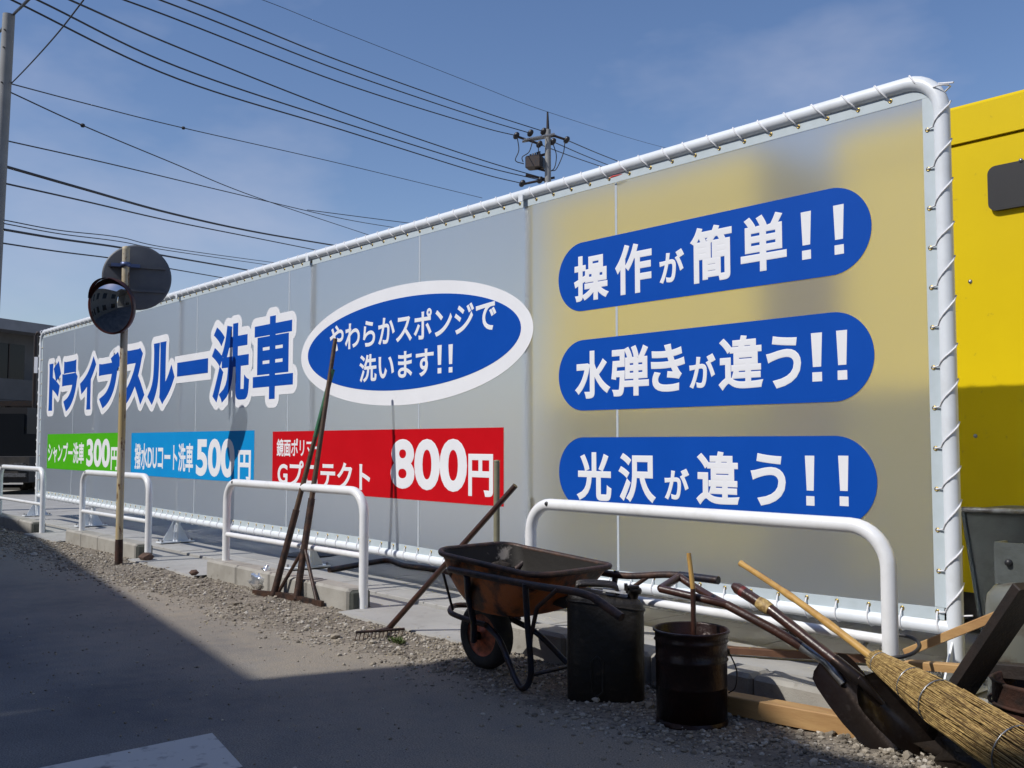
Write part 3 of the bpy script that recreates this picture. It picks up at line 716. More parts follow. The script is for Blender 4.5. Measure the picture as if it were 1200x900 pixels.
hd.add(vs, [(2 * i, 2 * i + 2, 2 * i + 3, 2 * i + 1) for i in range(24)], 0, True); hd.add([v + Vector((0, 0, .004)) for v in vs], [(2 * i, 2 * i + 1, 2 * i + 3, 2 * i + 2) for i in range(24)], 0, True)
hd.obj('visor', mirror_rim, mo)
MB().tube([mt @ Vector((0, 0, -.07)), B + Vector((0, 0, 2.44))], .018, 10).obj('bracket', dark_metal, mp_)

# ------------------------------------------------------------------ leaning asphalt rakes on guard rail 3
def rod(a, b, r0, r1=None, n=10, mid=None):
    r1 = r1 or r0; P = [a, a.lerp(b, .33), a.lerp(b, .66), b]
    if mid: P[1] += mid; P[2] += mid
    return MB().tube(P, [r0, r0 + (r1 - r0) * .33, r0 + (r1 - r0) * .66, r1], n)
def rake_lean(top_, bl, br, name, label, mtop, green=False, braces=True):
    t = thing(name, label, 'rake', (bl + br) / 2)
    c_ = (bl + br) / 2
    rod(top_, top_.lerp(c_, .72), .016, .021).obj('handle', tool_wood, t)
    if green: rod(top_ + (top_ - c_) * .001, top_.lerp(c_, .30), .0175, .019).obj('grip_tape', green_tape, t)
    s_ = top_.lerp(c_, .62); e_ = c_ + Vector((0, 0, .02))
    rod(s_, e_, .026, .026).obj('socket', rustpipe, t)
    if braces:
        q = top_.lerp(c_, .80)
        for k in (bl.lerp(br, .10), bl.lerp(br, .90)): rod(q, k + Vector((0, 0, .02)), .013).obj('brace', rustpipe, t)
    d_ = (br - bl).normalized()
    ang = math.atan2(d_.y, d_.x)
    MB().box((0, -.012, 0), ((br - bl).length, .012, .045), 0, Matrix.Rotation(ang, 3, 'Z') , bl).obj('blade', rustpipe, t)
    return t
rake_lean(gy(393, 397, RY + .20), gz(319, 699), gz(378, 712), 'asphalt_rake', 'tall brown asphalt rake with braced flat blade leaning on a guard rail', None)
rake_lean(gy(390, 433, RY + .17), gz(297, 698), gz(345, 703), 'asphalt_rake', 'slightly shorter asphalt rake with green upper handle leaning on a guard rail', None, True, False)
# weed tuft on the gravel
wp = gz(466, 754, .01); wd = MB()
for k in range(60):
    a = random.uniform(0, 6.28); l_ = random.uniform(.015, .05); b_ = wp + Vector((random.uniform(-.05, .05), random.uniform(-.025, .025), 0)); w_ = Vector((-math.sin(a), math.cos(a), 0)) * .005
    t_ = b_ + Vector((math.cos(a) * l_, math.sin(a) * l_, l_ * .7)); m_ = b_.lerp(t_, .5) + Vector((0, 0, .006))
    wd.add([b_, m_ - w_, t_, m_ + w_], [(0, 1, 2, 3)])
tag(wd.obj('weed', mat('weed_green', (.07, .10, .02), .8)), 'small green weed tuft in the gravel beside the toothed rake', 'weed')
# plastic bag
def blob(mb, c_, rx, ry, rz_, seed, amp=.3, n=14, m_=9):
    vs = []
    for i in range(m_ + 1):
        th_ = math.pi * i / m_
        for k in range(n):
            a = 2 * math.pi * k / n; d_ = Vector((math.sin(th_) * math.cos(a), math.sin(th_) * math.sin(a), math.cos(th_)))
            f_ = 1 + amp * noise.noise(d_ * 2.3 + Vector((seed, 0, 0)))
            vs.append(Vector(c_) + Vector((d_.x * rx * f_, d_.y * ry * f_, d_.z * rz_ * f_)))
    mb.add(vs, [(i * n + k, i * n + (k + 1) % n, (i + 1) * n + (k + 1) % n, (i + 1) * n + k) for i in range(m_) for k in range(n)], 0, True)
bp_ = gz(308, 688, .02); t = MB(); blob(t, (bp_.x, bp_.y, .06), .13, .09, .075, 3, .7, 20, 12); blob(t, (bp_.x + .05, bp_.y, .13), .04, .03, .06, 8, .8)
tag(t.obj('plastic_bag', plastic_bag_m), 'crumpled clear plastic bag on the ground beside the leaning rakes', 'bag')

# ------------------------------------------------------------------ rake leaning on wheelbarrow
ta = gy(604, 569, 3.72); hb = gz(455, 737, .03)
t = thing('garden_rake', 'short toothed rake whose handle rests on the front of the wheelbarrow', 'rake', gz(445, 745))
rod(ta, hb, .017, .0185).obj('handle', handle_brown, t)
a_ = gz(417, 741, .05); b_ = gz(474, 737, .05)
rod(a_, b_, .008).obj('head', rustpipe, t)
rod(hb, (a_ + b_) / 2, .012).obj('ferrule', rustpipe, t)
for i in range(13):
    p = a_.lerp(b_, (i + .3) / 12.6); rod(p, Vector((p.x + .01, p.y - .02, .004)), .004, .003, 6).obj('tooth', tool_wood, t)

# ------------------------------------------------------------------ wheelbarrow (local: +X to the rear, origin at wheel contact)
wb_loc = Vector((-3.915, 3.225, .004)); wb_rz = math.radians(3.0)
W = thing('wheelbarrow', 'rusty single wheel wheelbarrow with dark tray and orange rusted side', 'wheelbarrow', wb_loc, None, wb_rz)
WM = Matrix.Translation(wb_loc) @ Matrix.Rotation(wb_rz, 4, 'Z')
def wob(mb, name, mtl, par=None):
    mb.v = [tuple(WM @ Vector(p)) for p in mb.v]; return mb.obj(name, mtl, par or W)
def rr(x0, x1, hy, z_, rad, n=6, zf=None):
    P = []
    for cx, cy, a0 in ((x1 - rad, hy - rad, 0), (x0 + rad, hy - rad, 90), (x0 + rad, -hy + rad, 180), (x1 - rad, -hy + rad, 270)):
        for k in range(n + 1):
            a = math.radians(a0 + 90 * k / n); x = cx + rad * math.cos(a); P.append(Vector((x, cy + rad * math.sin(a), z_ if zf is None else z_ + zf(x))))
    return P
zf = lambda x: .060 * max(0, (.35 - x) / .5) ** 1.3
rings = [rr(-.11, .65, .262, .548, .11, 6, zf), rr(-.07, .60, .25, .49, .11), rr(-.02, .49, .225, .41, .10), rr(.05, .42, .195, .335, .09), rr(.10, .36, .15, .315, .08)]
NN = len(rings[0])
m = MB(); m.add([p for r_ in rings for p in r_], [(i * NN + k, (i + 1) * NN + k, (i + 1) * NN + (k + 1) % NN, i * NN + (k + 1) % NN) for i in range(4) for k in range(NN)] + [tuple(4 * NN + k for k in range(NN))], 0, True)
inn = [[p + Vector((0, 0, .006)) for p in r_] for r_ in [rr(-.103, .642, .254, .551, .11, 6, zf), rr(-.062, .592, .242, .495, .11), rr(-.012, .482, .217, .415, .10), rr(.058, .412, .192, .342, .09), rr(.108, .352, .142, .322, .08)]]
m.add([p for r_ in inn for p in r_], [(i * NN + k, i * NN + (k + 1) % NN, (i + 1) * NN + (k + 1) % NN, (i + 1) * NN + k) for i in range(4) for k in range(NN)] + [tuple(4 * NN + k for k in range(NN - 1, -1, -1))], 1, True)
tr = wob(m, 'tray', [rustorange, tray_in])
wob(MB().tube(rr(-.115, .655, .267, .553, .11, 6, zf), .0145, 8, 0, False, True), 'rim_tube', rustpipe, tr)
m = MB(); blob(m, (.40, .14, .40), .13, .15, .055, 4, .7, 18, 8); blob(m, (.18, .05, .345), .14, .13, .035, 9, .6, 16, 8); blob(m, (-.03, .12, .47), .05, .12, .05, 5, .6, 14, 8); wob(m, 'tar_residue', residue, tr)
for sy in (-1, 1):
    P = bez([(-.01, sy * .20, .47), (.03, sy * .27, .525), (.14, sy * .30, .530), (.635, sy * .305, .515), (.96, sy * .305, .508), (1.15, sy * .31, .44)] if sy < 0 else [(-.01, sy * .20, .47), (.03, sy * .27, .525), (.14, sy * .30, .530), (.61, sy * .31, .50), (.92, sy * .33, .53), (1.18, sy * .33, .53)], 6)
    h_ = wob(MB().tube(P, .0165, 10), 'handle_tube', rustpipe)
    wob(MB().tube([P[-1] + (P[-1] - P[-3]).normalized() * .001, P[-6]], .0185, 10), 'grip', rustpipe if sy < 0 else bluepipe, h_)
    P = bez([(.60, sy * .315, .52), (.58, sy * .28, .33), (.54, sy * .22, .10), (.47, sy * .20, .018), (.40, sy * .185, .055), (.24, sy * .13, .19), (.10, sy * .095, .245)], 7)
    wob(MB().tube(P, .0145, 10), 'stand', bluepipe)
    wob(MB().tube([(.80, sy * .32, .515), (.66, sy * .30, .42), (.57, sy * .255, .26)], .010, 8), 'brace', rustpipe)
    wob(MB().tube([(.19, sy * .30, .515), (.12, sy * .23, .40), (.05, sy * .13, .25), (.0, sy * .085, .15)], .0165, 8), 'wheel_strut', bluepipe)
    wob(MB().tube([(-.02, sy * .27, .50), (-.10, sy * .14, .30)], .007, 8), 'front_stay', dark_metal)
wob(MB().tube(bez([(.12, -.115, .25), (.0, -.13, .262), (-.14, -.12, .28), (-.235, 0, .29), (-.14, .12, .28), (.0, .13, .262), (.12, .115, .25)], 6), .0145, 8), 'front_loop', rustpipe)
wob(MB().tube([(.53, -.215, .09), (.53, .215, .09)], .010, 8), 'cross_bar', bluepipe)
# wheel
RW = .172; wc = Vector((0, 0, RW)); mt = Matrix.Translation(wc) @ Matrix.Rotation(math.pi / 2, 4, 'X')
wh = wob(MB().lathe([(.105, -.036), (.122, -.047), (.148, -.047), (.165, -.032), (.172, 0), (.165, .032), (.148, .047), (.122, .047), (.105, .036)], 40, 0, mt), 'tyre', rubber)
wob(MB().lathe([(.022, -.055), (.026, -.038), (.080, -.018), (.104, -.028), (.117, -.040), (.118, 0), (.117, .040), (.104, .028), (.080, .018), (.026, .038), (.022, .055)], 32, 0, mt), 'wheel_hub', hub_red, wh)
wob(MB().tube([(0, -.10, RW), (0, .10, RW)], .009, 8), 'axle', dark_metal)

# ------------------------------------------------------------------ jerry can
cf = gz(710, 826); tc_ = (CP - cf); tc_.z = 0; tc_.normalize()
cc = cf - tc_ * .085
rz_ = math.atan2(RV.y, RV.x) - math.radians(4)
J = thing('jerry_can', 'black tar coated metal jerry can standing right of the wheelbarrow', 'jerry can', cc, None, rz_)
JM = Matrix.Translation(cc) @ Matrix.Rotation(rz_, 4, 'Z') @ Matrix.Diagonal((1, 1, 1.10, 1))
def job(mb, name, mtl, par=None):
    mb.v = [tuple(JM @ Vector(p)) for p in mb.v]; return mb.obj(name, mtl, par or J)
def jring(hx, hy, z_, rad, n=5, dz=None):
    P = []
    for sx_, sy_, a0 in ((1, 1, 0), (-1, 1, 90), (-1, -1, 180), (1, -1, 270)):
        for k in range(n + 1):
            a = math.radians(a0 + 90 * k / n); x = sx_ * (hx - rad) + rad * math.cos(a)
            P.append(Vector((x, sy_ * (hy - rad) + rad * math.sin(a), z_ + (dz(x) if dz else 0))))
    return P
sl = lambda x: -.035 * max(0, (x + .02) / .17)
R4 = [jring(.162, .072, 0, .06), jring(.172, .082, .012, .065), jring(.172, .082, .20, .065), jring(.172, .082, .40, .065, 5, sl), jring(.168, .078, .425, .062, 5, sl), jring(.145, .06, .442, .05, 5, sl)]
NJ = len(R4[0]); m = MB(); m.add([p for r_ in R4 for p in r_], [(i * NJ + k, i * NJ + (k + 1) % NJ, (i + 1) * NJ + (k + 1) % NJ, (i + 1) * NJ + k) for i in range(5) for k in range(NJ)] + [tuple(5 * NJ + k for k in range(NJ)), tuple(range(NJ - 1, -1, -1))], 0, True)
jb = job(m, 'body', can_m)
job(MB().tube([Vector((p.x * 1.02, p.y * 1.03, .405 + sl(p.x))) for p in jring(.170, .080, .40, .065)], .005, 6, 0, False, True), 'weld_seam', can_m, jb)
job(MB().tube([(-.065, -.084, .05), (-.065, -.084, .17), (-.04, -.084, .19), (-.015, -.084, .17), (-.015, -.084, .05), (-.04, -.084, .03)], .005, 6, 0, False, True), 'pressed_rib', can_m, jb)
for yy_ in (-.045, 0, .045):
    job(MB().tube(bez([(-.13, yy_, .43), (-.128, yy_, .458), (-.11, yy_, .470), (.0, yy_, .468), (.045, yy_, .458), (.055, yy_, .43)], 4), .0095, 8), 'carry_bar', oily)
job(MB().add([(-.012, -.075, .448), (.090, -.075, .436), (.090, -.02, .446), (-.012, -.02, .458)], [(0, 1, 2, 3)]).add([(-.012, -.06, .440), (.098, -.06, .424), (.098, .02, .428), (-.012, .02, .444)], [(3, 2, 1, 0)]), 'label_plate', mat('label_grey', (.45, .46, .46), .5, c2=(.25, .24, .22), scale=30))
nk = Matrix.Translation((.118, -.01, .405)) @ Matrix.Rotation(math.radians(18), 4, 'Y')
job(MB().lathe([(.024, 0), (.024, .035), (.032, .035), (.033, .05), (.026, .058), (0, .06)], 16, 0, nk), 'cap', oily)
job(MB().box((.095, -.045, .458), (.15, -.025, .466)).box((.085, -.03, .44), (.10, .01, .47)), 'cap_lever', oily)

# ------------------------------------------------------------------ pail
pf = gz(811, 860); tp = (CP - pf); tp.z = 0; tp.normalize(); pc = pf - tp * .15; pc.z = 0
P_ = thing('oil_pail', 'black oily round metal pail with a stick standing in it', 'pail', pc)
mt = Matrix.Translation(pc)
bd = MB().lathe([(0, 0), (.142, 0), (.148, .006), (.148, .018), (.143, .022), (.146, .26), (.151, .266), (.146, .272), (.147, .335), (.153, .341), (.148, .347), (.149, .372), (.157, .377), (.157, .385), (.150, .387), (.146, .38), (.144, .03), (0, .028)], 48, 0, mt).obj('body', pail_m, P_)
MB().lathe([(0, .07), (.143, .07)], 32, 0, mt).obj('tar_inside', oily, P_)
ear = pc + RV * .155 + Vector((0, 0, .29))
hp = [ear + Vector((0, 0, .0)), ear + RV * .02 - FV * .05 + Vector((0, 0, -.06)), ear + RV * .012 - F0 * .06 + Vector((0, 0, -.13)), ear + RV * -.01 - F0 * .03 + Vector((0, 0, -.16))]
MB().tube(bez(hp, 6), .003, 6).obj('wire_handle', dark_metal, P_)
MB().lathe([(0, .01), (.012, .008), (.014, 0)], 10, 0, Matrix.Translation(ear - RV * .005) @ frame_of(RV)).obj('handle_ear', dark_metal, P_)
s0 = gy(807, 648, pc.y + .02); s1 = Vector((s0.x + .035, pc.y + .01, .075)); sm_ = gy(812, 690, pc.y + .02)
t = thing('stick', 'thin bamboo stick standing upright in the oily pail', 'stick', s1)
MB().tube([s0, s0.lerp(sm_, .5), sm_], [.0095, .010, .0105], 10).obj('clean_end', bamboo, t)
MB().tube([sm_, sm_.lerp(s1, .5), s1], [.0108, .011, .011], 10).obj('tarred_end', handle_brown, t)

# ------------------------------------------------------------------ shovels
def shovel(name, label, path, hr, mh_, blade, dgrip=None, concave=.03, extra=None):
    t = thing(name, label, 'shovel', blade[-1])
    MB().tube(bez(path, 6), hr, 12).obj('handle', mh_, t)
    if dgrip:
        for q in dgrip: MB().tube(q, .0125, 10).obj('grip', mh_, t)
    return t
def blade_surface(A, Bc, widths, nrm, dish, mtl, par, th=.004, name='blade', crank=0.):
    """A = socket end, Bc = tip; widths along it; nrm = facing direction"""
    ax = (Bc - A); Lb = ax.length; ax.normalize(); side = ax.cross(nrm).normalized(); nrm = side.cross(ax).normalized()
    nu, nv = len(widths), 11; vs = []
    for i, (t_, w_) in enumerate(widths):
        for k in range(nv):
            s_ = (k / (nv - 1)) * 2 - 1
            vs.append(A + ax * Lb * t_ + side * s_ * w_ + nrm * (dish * (s_ * s_) * min(1, w_ / .08) + crank * math.sin(t_ * math.pi) - (.012 * math.exp(-(s_ * 5) ** 2) * (1 - t_))))
    m = MB(); m.add(vs, [(i * nv + k, i * nv + k + 1, (i + 1) * nv + k + 1, (i + 1) * nv + k) for i in range(nu - 1) for k in range(nv - 1)], 0, True)
    b = [v - nrm * th for v in vs]; m.add(b, [(i * nv + k, (i + 1) * nv + k, (i + 1) * nv + k + 1, i * nv + k + 1) for i in range(nu - 1) for k in range(nv - 1)], 0, True)
    return m.obj(name, mtl, par)
BW = [(0, .03), (.04, .08), (.09, .108), (.18, .118), (.35, .122), (.55, .120), (.72, .108), (.84, .088), (.93, .058), (.98, .03), (1, .008)]
toC = Vector((.62, -.75, .22)).normalized()
# D-handle shovel
a0 = gy(852, 709, 3.36); a1 = gy(905, 737, 3.40); a2 = gy(945, 761, 3.44); a3 = gy(968, 775, 3.46); tip = gz(1052, 886, .01)
t = thing('d_handle_shovel', 'brown D handle shovel, its dark blade tip in the gravel, closest to the pail', 'shovel', tip)
MB().tube([a0, a1, a2], [.0185, .0195, .020], 12).obj('shaft', handle_brown, t)
MB().tube([a1.lerp(a2, .85), a3, a3 + (tip - a3) * .25], [.0205, .020, .013], 12).obj('ferrule', silver, t)
g1 = gy(774, 690, 3.28); g2 = gy(796, 676, 3.44); 
MB().tube(bez([a0, gy(820, 701, 3.31), g1], 5), .0165, 10).obj('grip_arm', handle_brown, t)
MB().tube(bez([a0, gy(824, 694, 3.42), g2], 5), .0165, 10).obj('grip_arm', handle_brown, t)
MB().tube([g1, g2], .0175, 10).obj('grip', handle_brown, t)
blade_surface(a3 + (a3 - tip) * .02, tip, [(a, b * .74) for a, b in BW], Vector((.35, -.9, .35)), .035, blade_m, t)
# wooden shovel
b0 = gy(859, 686, 3.38); b1 = gy(905, 716, 3.38); b2 = gy(1008, 797, 3.37); tip2 = gz(1098, 888, .01)
t = thing('shovel', 'dark wooden handled shovel with red tape near its end, leaning beside the bamboo broom', 'shovel', tip2)
MB().tube([b0, b0.lerp(b1, .12), b1, b1.lerp(b2, .5), b2], [.013, .0235, .022, .020, .021], 12).obj('shaft', handle_brown, t)
MB().tube([b0.lerp(b1, .22), b0.lerp(b1, .31)], .0238, 12).obj('red_tape', dull_red, t)
MB().tube([b0.lerp(b1, .66), b0.lerp(b1, .8), b0.lerp(b1, .95)], [.0245, .028, .0245], 12).obj('cloth_wrap', straw, t)
MB().tube([b1.lerp(b2, .72), b2, b2.lerp(tip2, .3)], [.0225, .022, .012], 12).obj('socket', blade_m, t)
blade_surface(b2, tip2, [(a, b * .80) for a, b in BW], Vector((.70, -.60, .35)), .05, blade_m, t)

# ------------------------------------------------------------------ bamboo broom
c0 = gy(868, 660, 3.62); c1 = gy(1028, 775, 3.42); c2 = gy(1225, 905, 3.06)
t = thing('bamboo_broom', 'bamboo handled besom broom with pale bound twigs lying over the shovels', 'broom', Vector((c2.x, c2.y, 0)))
hp = []; hr_ = []
for i in range(25):
    s_ = i / 24; hp.append(c0.lerp(c1, s_) + Vector((0, 0, .012 * math.sin(s_ * math.pi)))); hr_.append(.0125 + .003 * s_ + (.002 if i in (0, 9, 10, 16, 17) else 0))
MB().tube(hp, hr_, 12).obj('handle', bamboo, t)
ax = (c2 - c1).normalized(); sd_ = ax.cross(ZV).normalized(); u2 = sd_.cross(ax)
def brad(s_): return .034 + .033 * min(1, s_ * 2.2) + .020 * s_
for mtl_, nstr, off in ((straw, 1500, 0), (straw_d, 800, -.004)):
    m = MB()
    for k in range(nstr):
        a = random.uniform(0, 6.283); f_ = 1 - random.random() ** 2 * .5
        l0 = random.uniform(-.02, .65) if random.random() < .6 else random.uniform(-.03, .02); l1 = min(1.12, l0 + random.uniform(.25, .7)); L_ = (c2 - c1).length
        P = []
        a2 = a + random.uniform(-.35, .35)
        for s_ in (l0, (l0 + l1) / 2, l1):
            q = brad(max(0, s_)) * f_ + off + random.uniform(-.004, .004)
            aa = a + (a2 - a) * (s_ - l0) / (l1 - l0)
            P.append(c1 + ax * L_ * s_ + (sd_ * math.cos(aa) + u2 * math.sin(aa)) * q)
        m.tube(P, [.0017, .0019, .0010], 3, 0, False)
    o = m.obj('twigs', mtl_, t); o['kind'] = 'stuff'
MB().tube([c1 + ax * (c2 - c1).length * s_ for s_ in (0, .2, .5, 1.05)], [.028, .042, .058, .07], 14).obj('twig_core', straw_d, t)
for s_ in (.02, .25, .42, .86):
    q = brad(s_) + .003; L_ = (c2 - c1).length
    MB().tube([c1 + ax * L_ * s_ + (sd_ * math.cos(a) + u2 * math.sin(a)) * q for a in [2 * math.pi * k / 24 for k in range(24)]], .0028, 6, 0, False, True).obj('wire_binding', silver, t)

# ------------------------------------------------------------------ timbers, boards and oddments at right
def beam(p, q, w_, h_, name, mtl, label, cat, ch=.004):
    d_ = (q - p); L_ = d_.length; x_ = d_.normalized(); y_ = ZV.cross(x_).normalized(); z_ = x_.cross(y_)
    Rm = Matrix((x_, y_, z_)).transposed()
    return tag(MB().bbox((0, -w_ / 2, 0), (L_, w_ / 2, h_), ch, 0, Rm, p).obj(name, mtl), label, cat)
beam(Vector((-2.86, 3.40, .022)), Vector((-1.75, 3.58, .022)), .085, .075, 'timber', wood, 'squared pine timber lying at the foot of the kerb behind the pail', 'timber')
p = gz(845, 765, PZ + .015); q = gz(1045, 778, PZ + .015)
beam(p, q, .04, .035, 'board', wood_brown, 'thin brown board lying on the pavement below the frame', 'board')
beam(gy(1062, 770, 3.95), gy(1182, 722, 3.85), .018, .034, 'timber', wood, 'raw timber batten slanting up behind the broom', 'timber')
beam(gy(1064, 783, 3.84), gy(1146, 790, 3.80), .05, .032, 'timber', wood, 'short pale timber lying flat under the slanting batten', 'timber')
beam(gy(1144, 790, 3.80), gy(1230, 798, 3.76), .06, .05, 'timber', wood_dark, 'dark stained timber lying right of the short pale timber', 'timber')
# dark plank leaning
d0 = gz(1082, 872, .0); d0 = Vector((-1.62, 3.62, .02)); d0 = gz(1092, 868, .05); d1 = gy(1212, 690, 3.45)
beam(d0, d1, .13, .035, 'plank', wood_dark, 'plank with its shade painted near black, leaning up at the right edge of the heap', 'plank')
# black ring
rc = gy(1045, 757, 3.72); 
tag(MB().tube([rc + Vector((.105 * math.cos(2 * math.pi * k / 28), .09 * math.sin(2 * math.pi * k / 28), .03 * math.sin(2 * math.pi * k / 28))) for k in range(28)], .008, 7, 0, False, True).obj('hose_ring', black_p), 'loop of thin black hose around a guard rail post', 'hose')
# small dark cylinder below the frame
cy = gz(912, 744, PZ); tag(MB().lathe([(0, 0), (.035, 0), (.035, .09), (.03, .10), (0, .10)], 18, 0, Matrix.Translation(cy) @ Matrix.Rotation(math.radians(80), 4, 'Y')).obj('small_can', black_p), 'small black can lying under the bottom tube of the frame', 'can')
# rusty drum + dark box of scrap
rd = Vector((-1.42, 3.72, 0))
t = thing('rusty_drum', 'rust brown iron drum in the shadow at the right edge', 'drum', rd)
MB().lathe([(0, 0), (.17, 0), (.175, .01), (.172, .13), (.179, .14), (.172, .15), (.172, .30), (.180, .31), (.172, .315), (.165, .31), (.16, .05), (0, .05)], 36, 0, Matrix.Translation(rd)).obj('body', rust_m, t)
MB().tube([rd + Vector((.182 * math.cos(2 * math.pi * k / 30), .182 * math.sin(2 * math.pi * k / 30), .235)) for k in range(30)], .006, 6, 0, False, True).obj('hoop', rust_m, t)
s_ = MB(); blob(s_, (-1.55, 3.50, .07), .17, .11, .09, 5, .9, 22, 12)
tag(s_.obj('tarred_sack', oily), 'black tar soaked sack slumped behind the broom head', 'sack')
# grey trough and tank behind the right post
t = thing('grey_hopper', 'grey sheet metal hopper with tapering side and pale top rim right of the frame', 'hopper', Vector((-1.6, 4.75, PZ)))
q0 = gy(1129, 597, 4.85); q1 = gy(1215, 600, 4.85); q2 = gy(1225, 790, 4.80); q3 = gy(1160, 790, 4.80)
for v in (q2, q3): v.z = max(v.z, PZ + .02)
MB().prism([q0, q3, q2, q1], (0, .5, 0)).obj('side_sheet', grey_sheet, t)
MB().tube([q0 + Vector((0, -.012, 0)), q1 + Vector((0, -.012, 0))], .014, 8).obj('top_rim', silver, t)
MB().tube([q0 + Vector((0, -.01, 0)), q3 + Vector((0, -.01, 0))], .010, 8).obj('edge_flange', grey_sheet, t)
tb = gz(1194, 800, PZ); tb = Vector((-1.30, 4.28, PZ))
pt = gy(1203, 740, 4.25); pt = Vector((pt.x, pt.y, PZ))
t = thing('metal_tank', 'dull grey rounded metal tank with bracket at the right edge', 'tank', pt)
MB().lathe([(0, 0), (.14, 0), (.15, .02), (.15, .43), (.142, .475), (.115, .51), (.06, .53), (0, .535)], 32, 0, Matrix.Translation(pt)).obj('body', tank_m, t)
MB().box((-.10, -.05, .52), (.10, -.038, .69), 0, None, pt).box((-.10, -.038, .52), (-.085, .05, .69), 0, None, pt).obj('bracket', grey_sheet, t)
MB().lathe([(.0, .015), (.012, .015), (.015, 0)], 14, 0, Matrix.Translation(pt + Vector((-.04, -.052, .61))) @ Matrix.Rotation(math.pi / 2, 4, 'X')).obj('valve', black_p, t)
# olive post behind the wheelbarrow
op = gy(582, 640, 4.08)
tag(MB().tube([(op.x, op.y, PZ), (op.x, op.y, .5), (op.x, op.y, gy(582, 541, 4.08).z)], .020, 14).lathe([(.022, 0), (.022, .008), (0, .012)], 14, 0, Matrix.Translation((op.x, op.y, gy(582, 541, 4.08).z))).obj('bollard', olive), 'slim olive green post standing between the wheelbarrow and the banner', 'post')
# brown hose and dark pipes behind the frame
h_ = [gz(x, y, PZ + .02) for x, y in ((386, 668), (430, 660), (455, 657), (475, 663), (500, 666), (530, 671), (575, 676), (640, 680))]
tag(MB().tube(bez(h_, 6), .024, 8).obj('hose', rustpipe), 'brown hose lying on the pavement behind the banner', 'hose')

# ------------------------------------------------------------------ yellow machine bodies behind the banner
YY = 5.66; YT, YB, YL0 = EYE + .3473 * YY, EYE + .3068 * YY, EYE - .1497 * YY
def yellow_box(x0, x1, label, vent=False):
    t = thing('yellow_container', label, 'container', ((x0 + x1) / 2, YY + .6, PZ))
    MB().bbox((x0, YY, YL0), (x1, YY + 1.6, YB), .012).obj('body', yellow, t)
    MB().bbox((x0 - .012, YY - .014, YB + .004), (x1 + .012, YY + 1.614, YT + (0 if vent else .07)), .02).obj('top_panel', yellow, t)
    MB().box((x0 + .03, YY + .05, YL0 - .16), (x1 - .03, YY + 1.5, YL0 - .002)).obj('chassis', chassis, t)
    for x in (x0 + .25, x1 - .25):
        for y in (YY + .15, YY + 1.3): MB().box((x - .05, y, PZ), (x + .05, y + .1, YL0 - .162)).obj('foot', chassis, t)
    if vent:
        v0 = gy(1160, 220, YY).x; zt_, zb2 = gy(1185, 192, YY).z, gy(1185, 245, YY).z
        q = MB(); P = []; rr_ = .045; x1_ = v0 + .42
        for cx, cz, a0 in ((x1_ - rr_, zt_ - rr_, 0), (v0 + rr_, zt_ - rr_, 90), (v0 + rr_, zb2 + rr_, 180), (x1_ - rr_, zb2 + rr_, 270)):
            for k in range(7): a = math.radians(a0 + 15 * k); P.append((cx + rr_ * math.cos(a), YY - .03, cz + rr_ * math.sin(a)))
        q.prism(P, (0, .031, 0)); q.obj('vent_cover', black_p, t)
        for (x, y) in ((1128, 153), (1137, 330), (1143, 511), (1199, 189)):
            pp = gy(x, y, YY); MB().lathe([(0, .006), (.010, .004), (.012, 0)], 10, 0, Matrix.Translation((pp.x, YY - (.001 if x < 1190 else .031), pp.z)) @ Matrix.Rotation(math.pi / 2, 4, 'X')).obj('rivet', silver, t)
    return t
xa = gy(640, 400, YY).x; xb_ = gy(893, 400, YY).x; xc_ = gy(985, 400, YY).x
yellow_box(xa, xb_, 'yellow sheet metal body seen blurred through the middle of the banner')
yellow_box(xc_, 2.2, 'tall yellow sheet metal body with black vent beyond the right post', True)
tag(MB().bbox((xb_ + .05, YY + .9, PZ), (xc_ - .05, YY + 1.3, 1.7), .02).obj('grey_cabinet', grey_sheet), 'grey cabinet in the gap between the two yellow bodies', 'cabinet')

# ------------------------------------------------------------------ poles and wires
def pole(base, top_, r0, r1, label, name='utility_pole'):
    t = thing(name, label, 'utility pole', base)
    MB().tube([base, base.lerp(top_, .5), top_], [r0, (r0 + r1) / 2, r1], 20).obj('shaft', pole_con, t)
    return t
DA = 16.0
pa_t = gd(10.5, 17, DA); pa_b = gd(-21, 560, DA); pa_b = Vector((pa_b.x, pa_b.y, 0))
A = pole(pa_b, pa_t, .12, .092, 'grey concrete utility pole at the left edge, nearest to the street')
for f_ in (.86, .93, .965):
    p = pa_b.lerp(pa_t, f_); MB().tube([p - FV * .12, p - FV * .09], .012, 8).obj('step_bolt', dark_metal, A)
DB = 35.0
pb_t = gd(641.5, 133, DB); pb_b = Vector((pb_t.x, pb_t.y, 0))
Bp = pole(pb_b, gd(642, 152, DB), .16, .105, 'distant concrete utility pole with transformer and crossarms above the banner')
MB().tube([gd(642, 153, DB), gd(641.7, 131, DB)], [.06, .03], 8).obj('top_mast', dark_metal, Bp)
def insulator(x, y, dd=DB):
    p = gd(x, y, dd); MB().lathe([(0, -.14), (.05, -.13), (.09, -.08), (.10, 0), (.09, .08), (.05, .13), (0, .14)], 10, 0, Matrix.Translation(p) @ Matrix.Rotation(.9, 4, 'Y')).obj('insulator', tar, Bp)
for a, b, dd in (((614, 164), (650, 157), DB - .25), ((612, 166), (652, 159), DB + .2), ((606, 160), (636, 170), DB), ((640, 156), (664, 164), DB), ((612, 216), (650, 208), DB), ((616, 205), (640, 210), DB)):
    MB().tube([gd(a[0], a[1], dd), gd(b[0], b[1], dd)], .045, 6).obj('crossarm', silver if dd != DB else dark_metal, Bp)
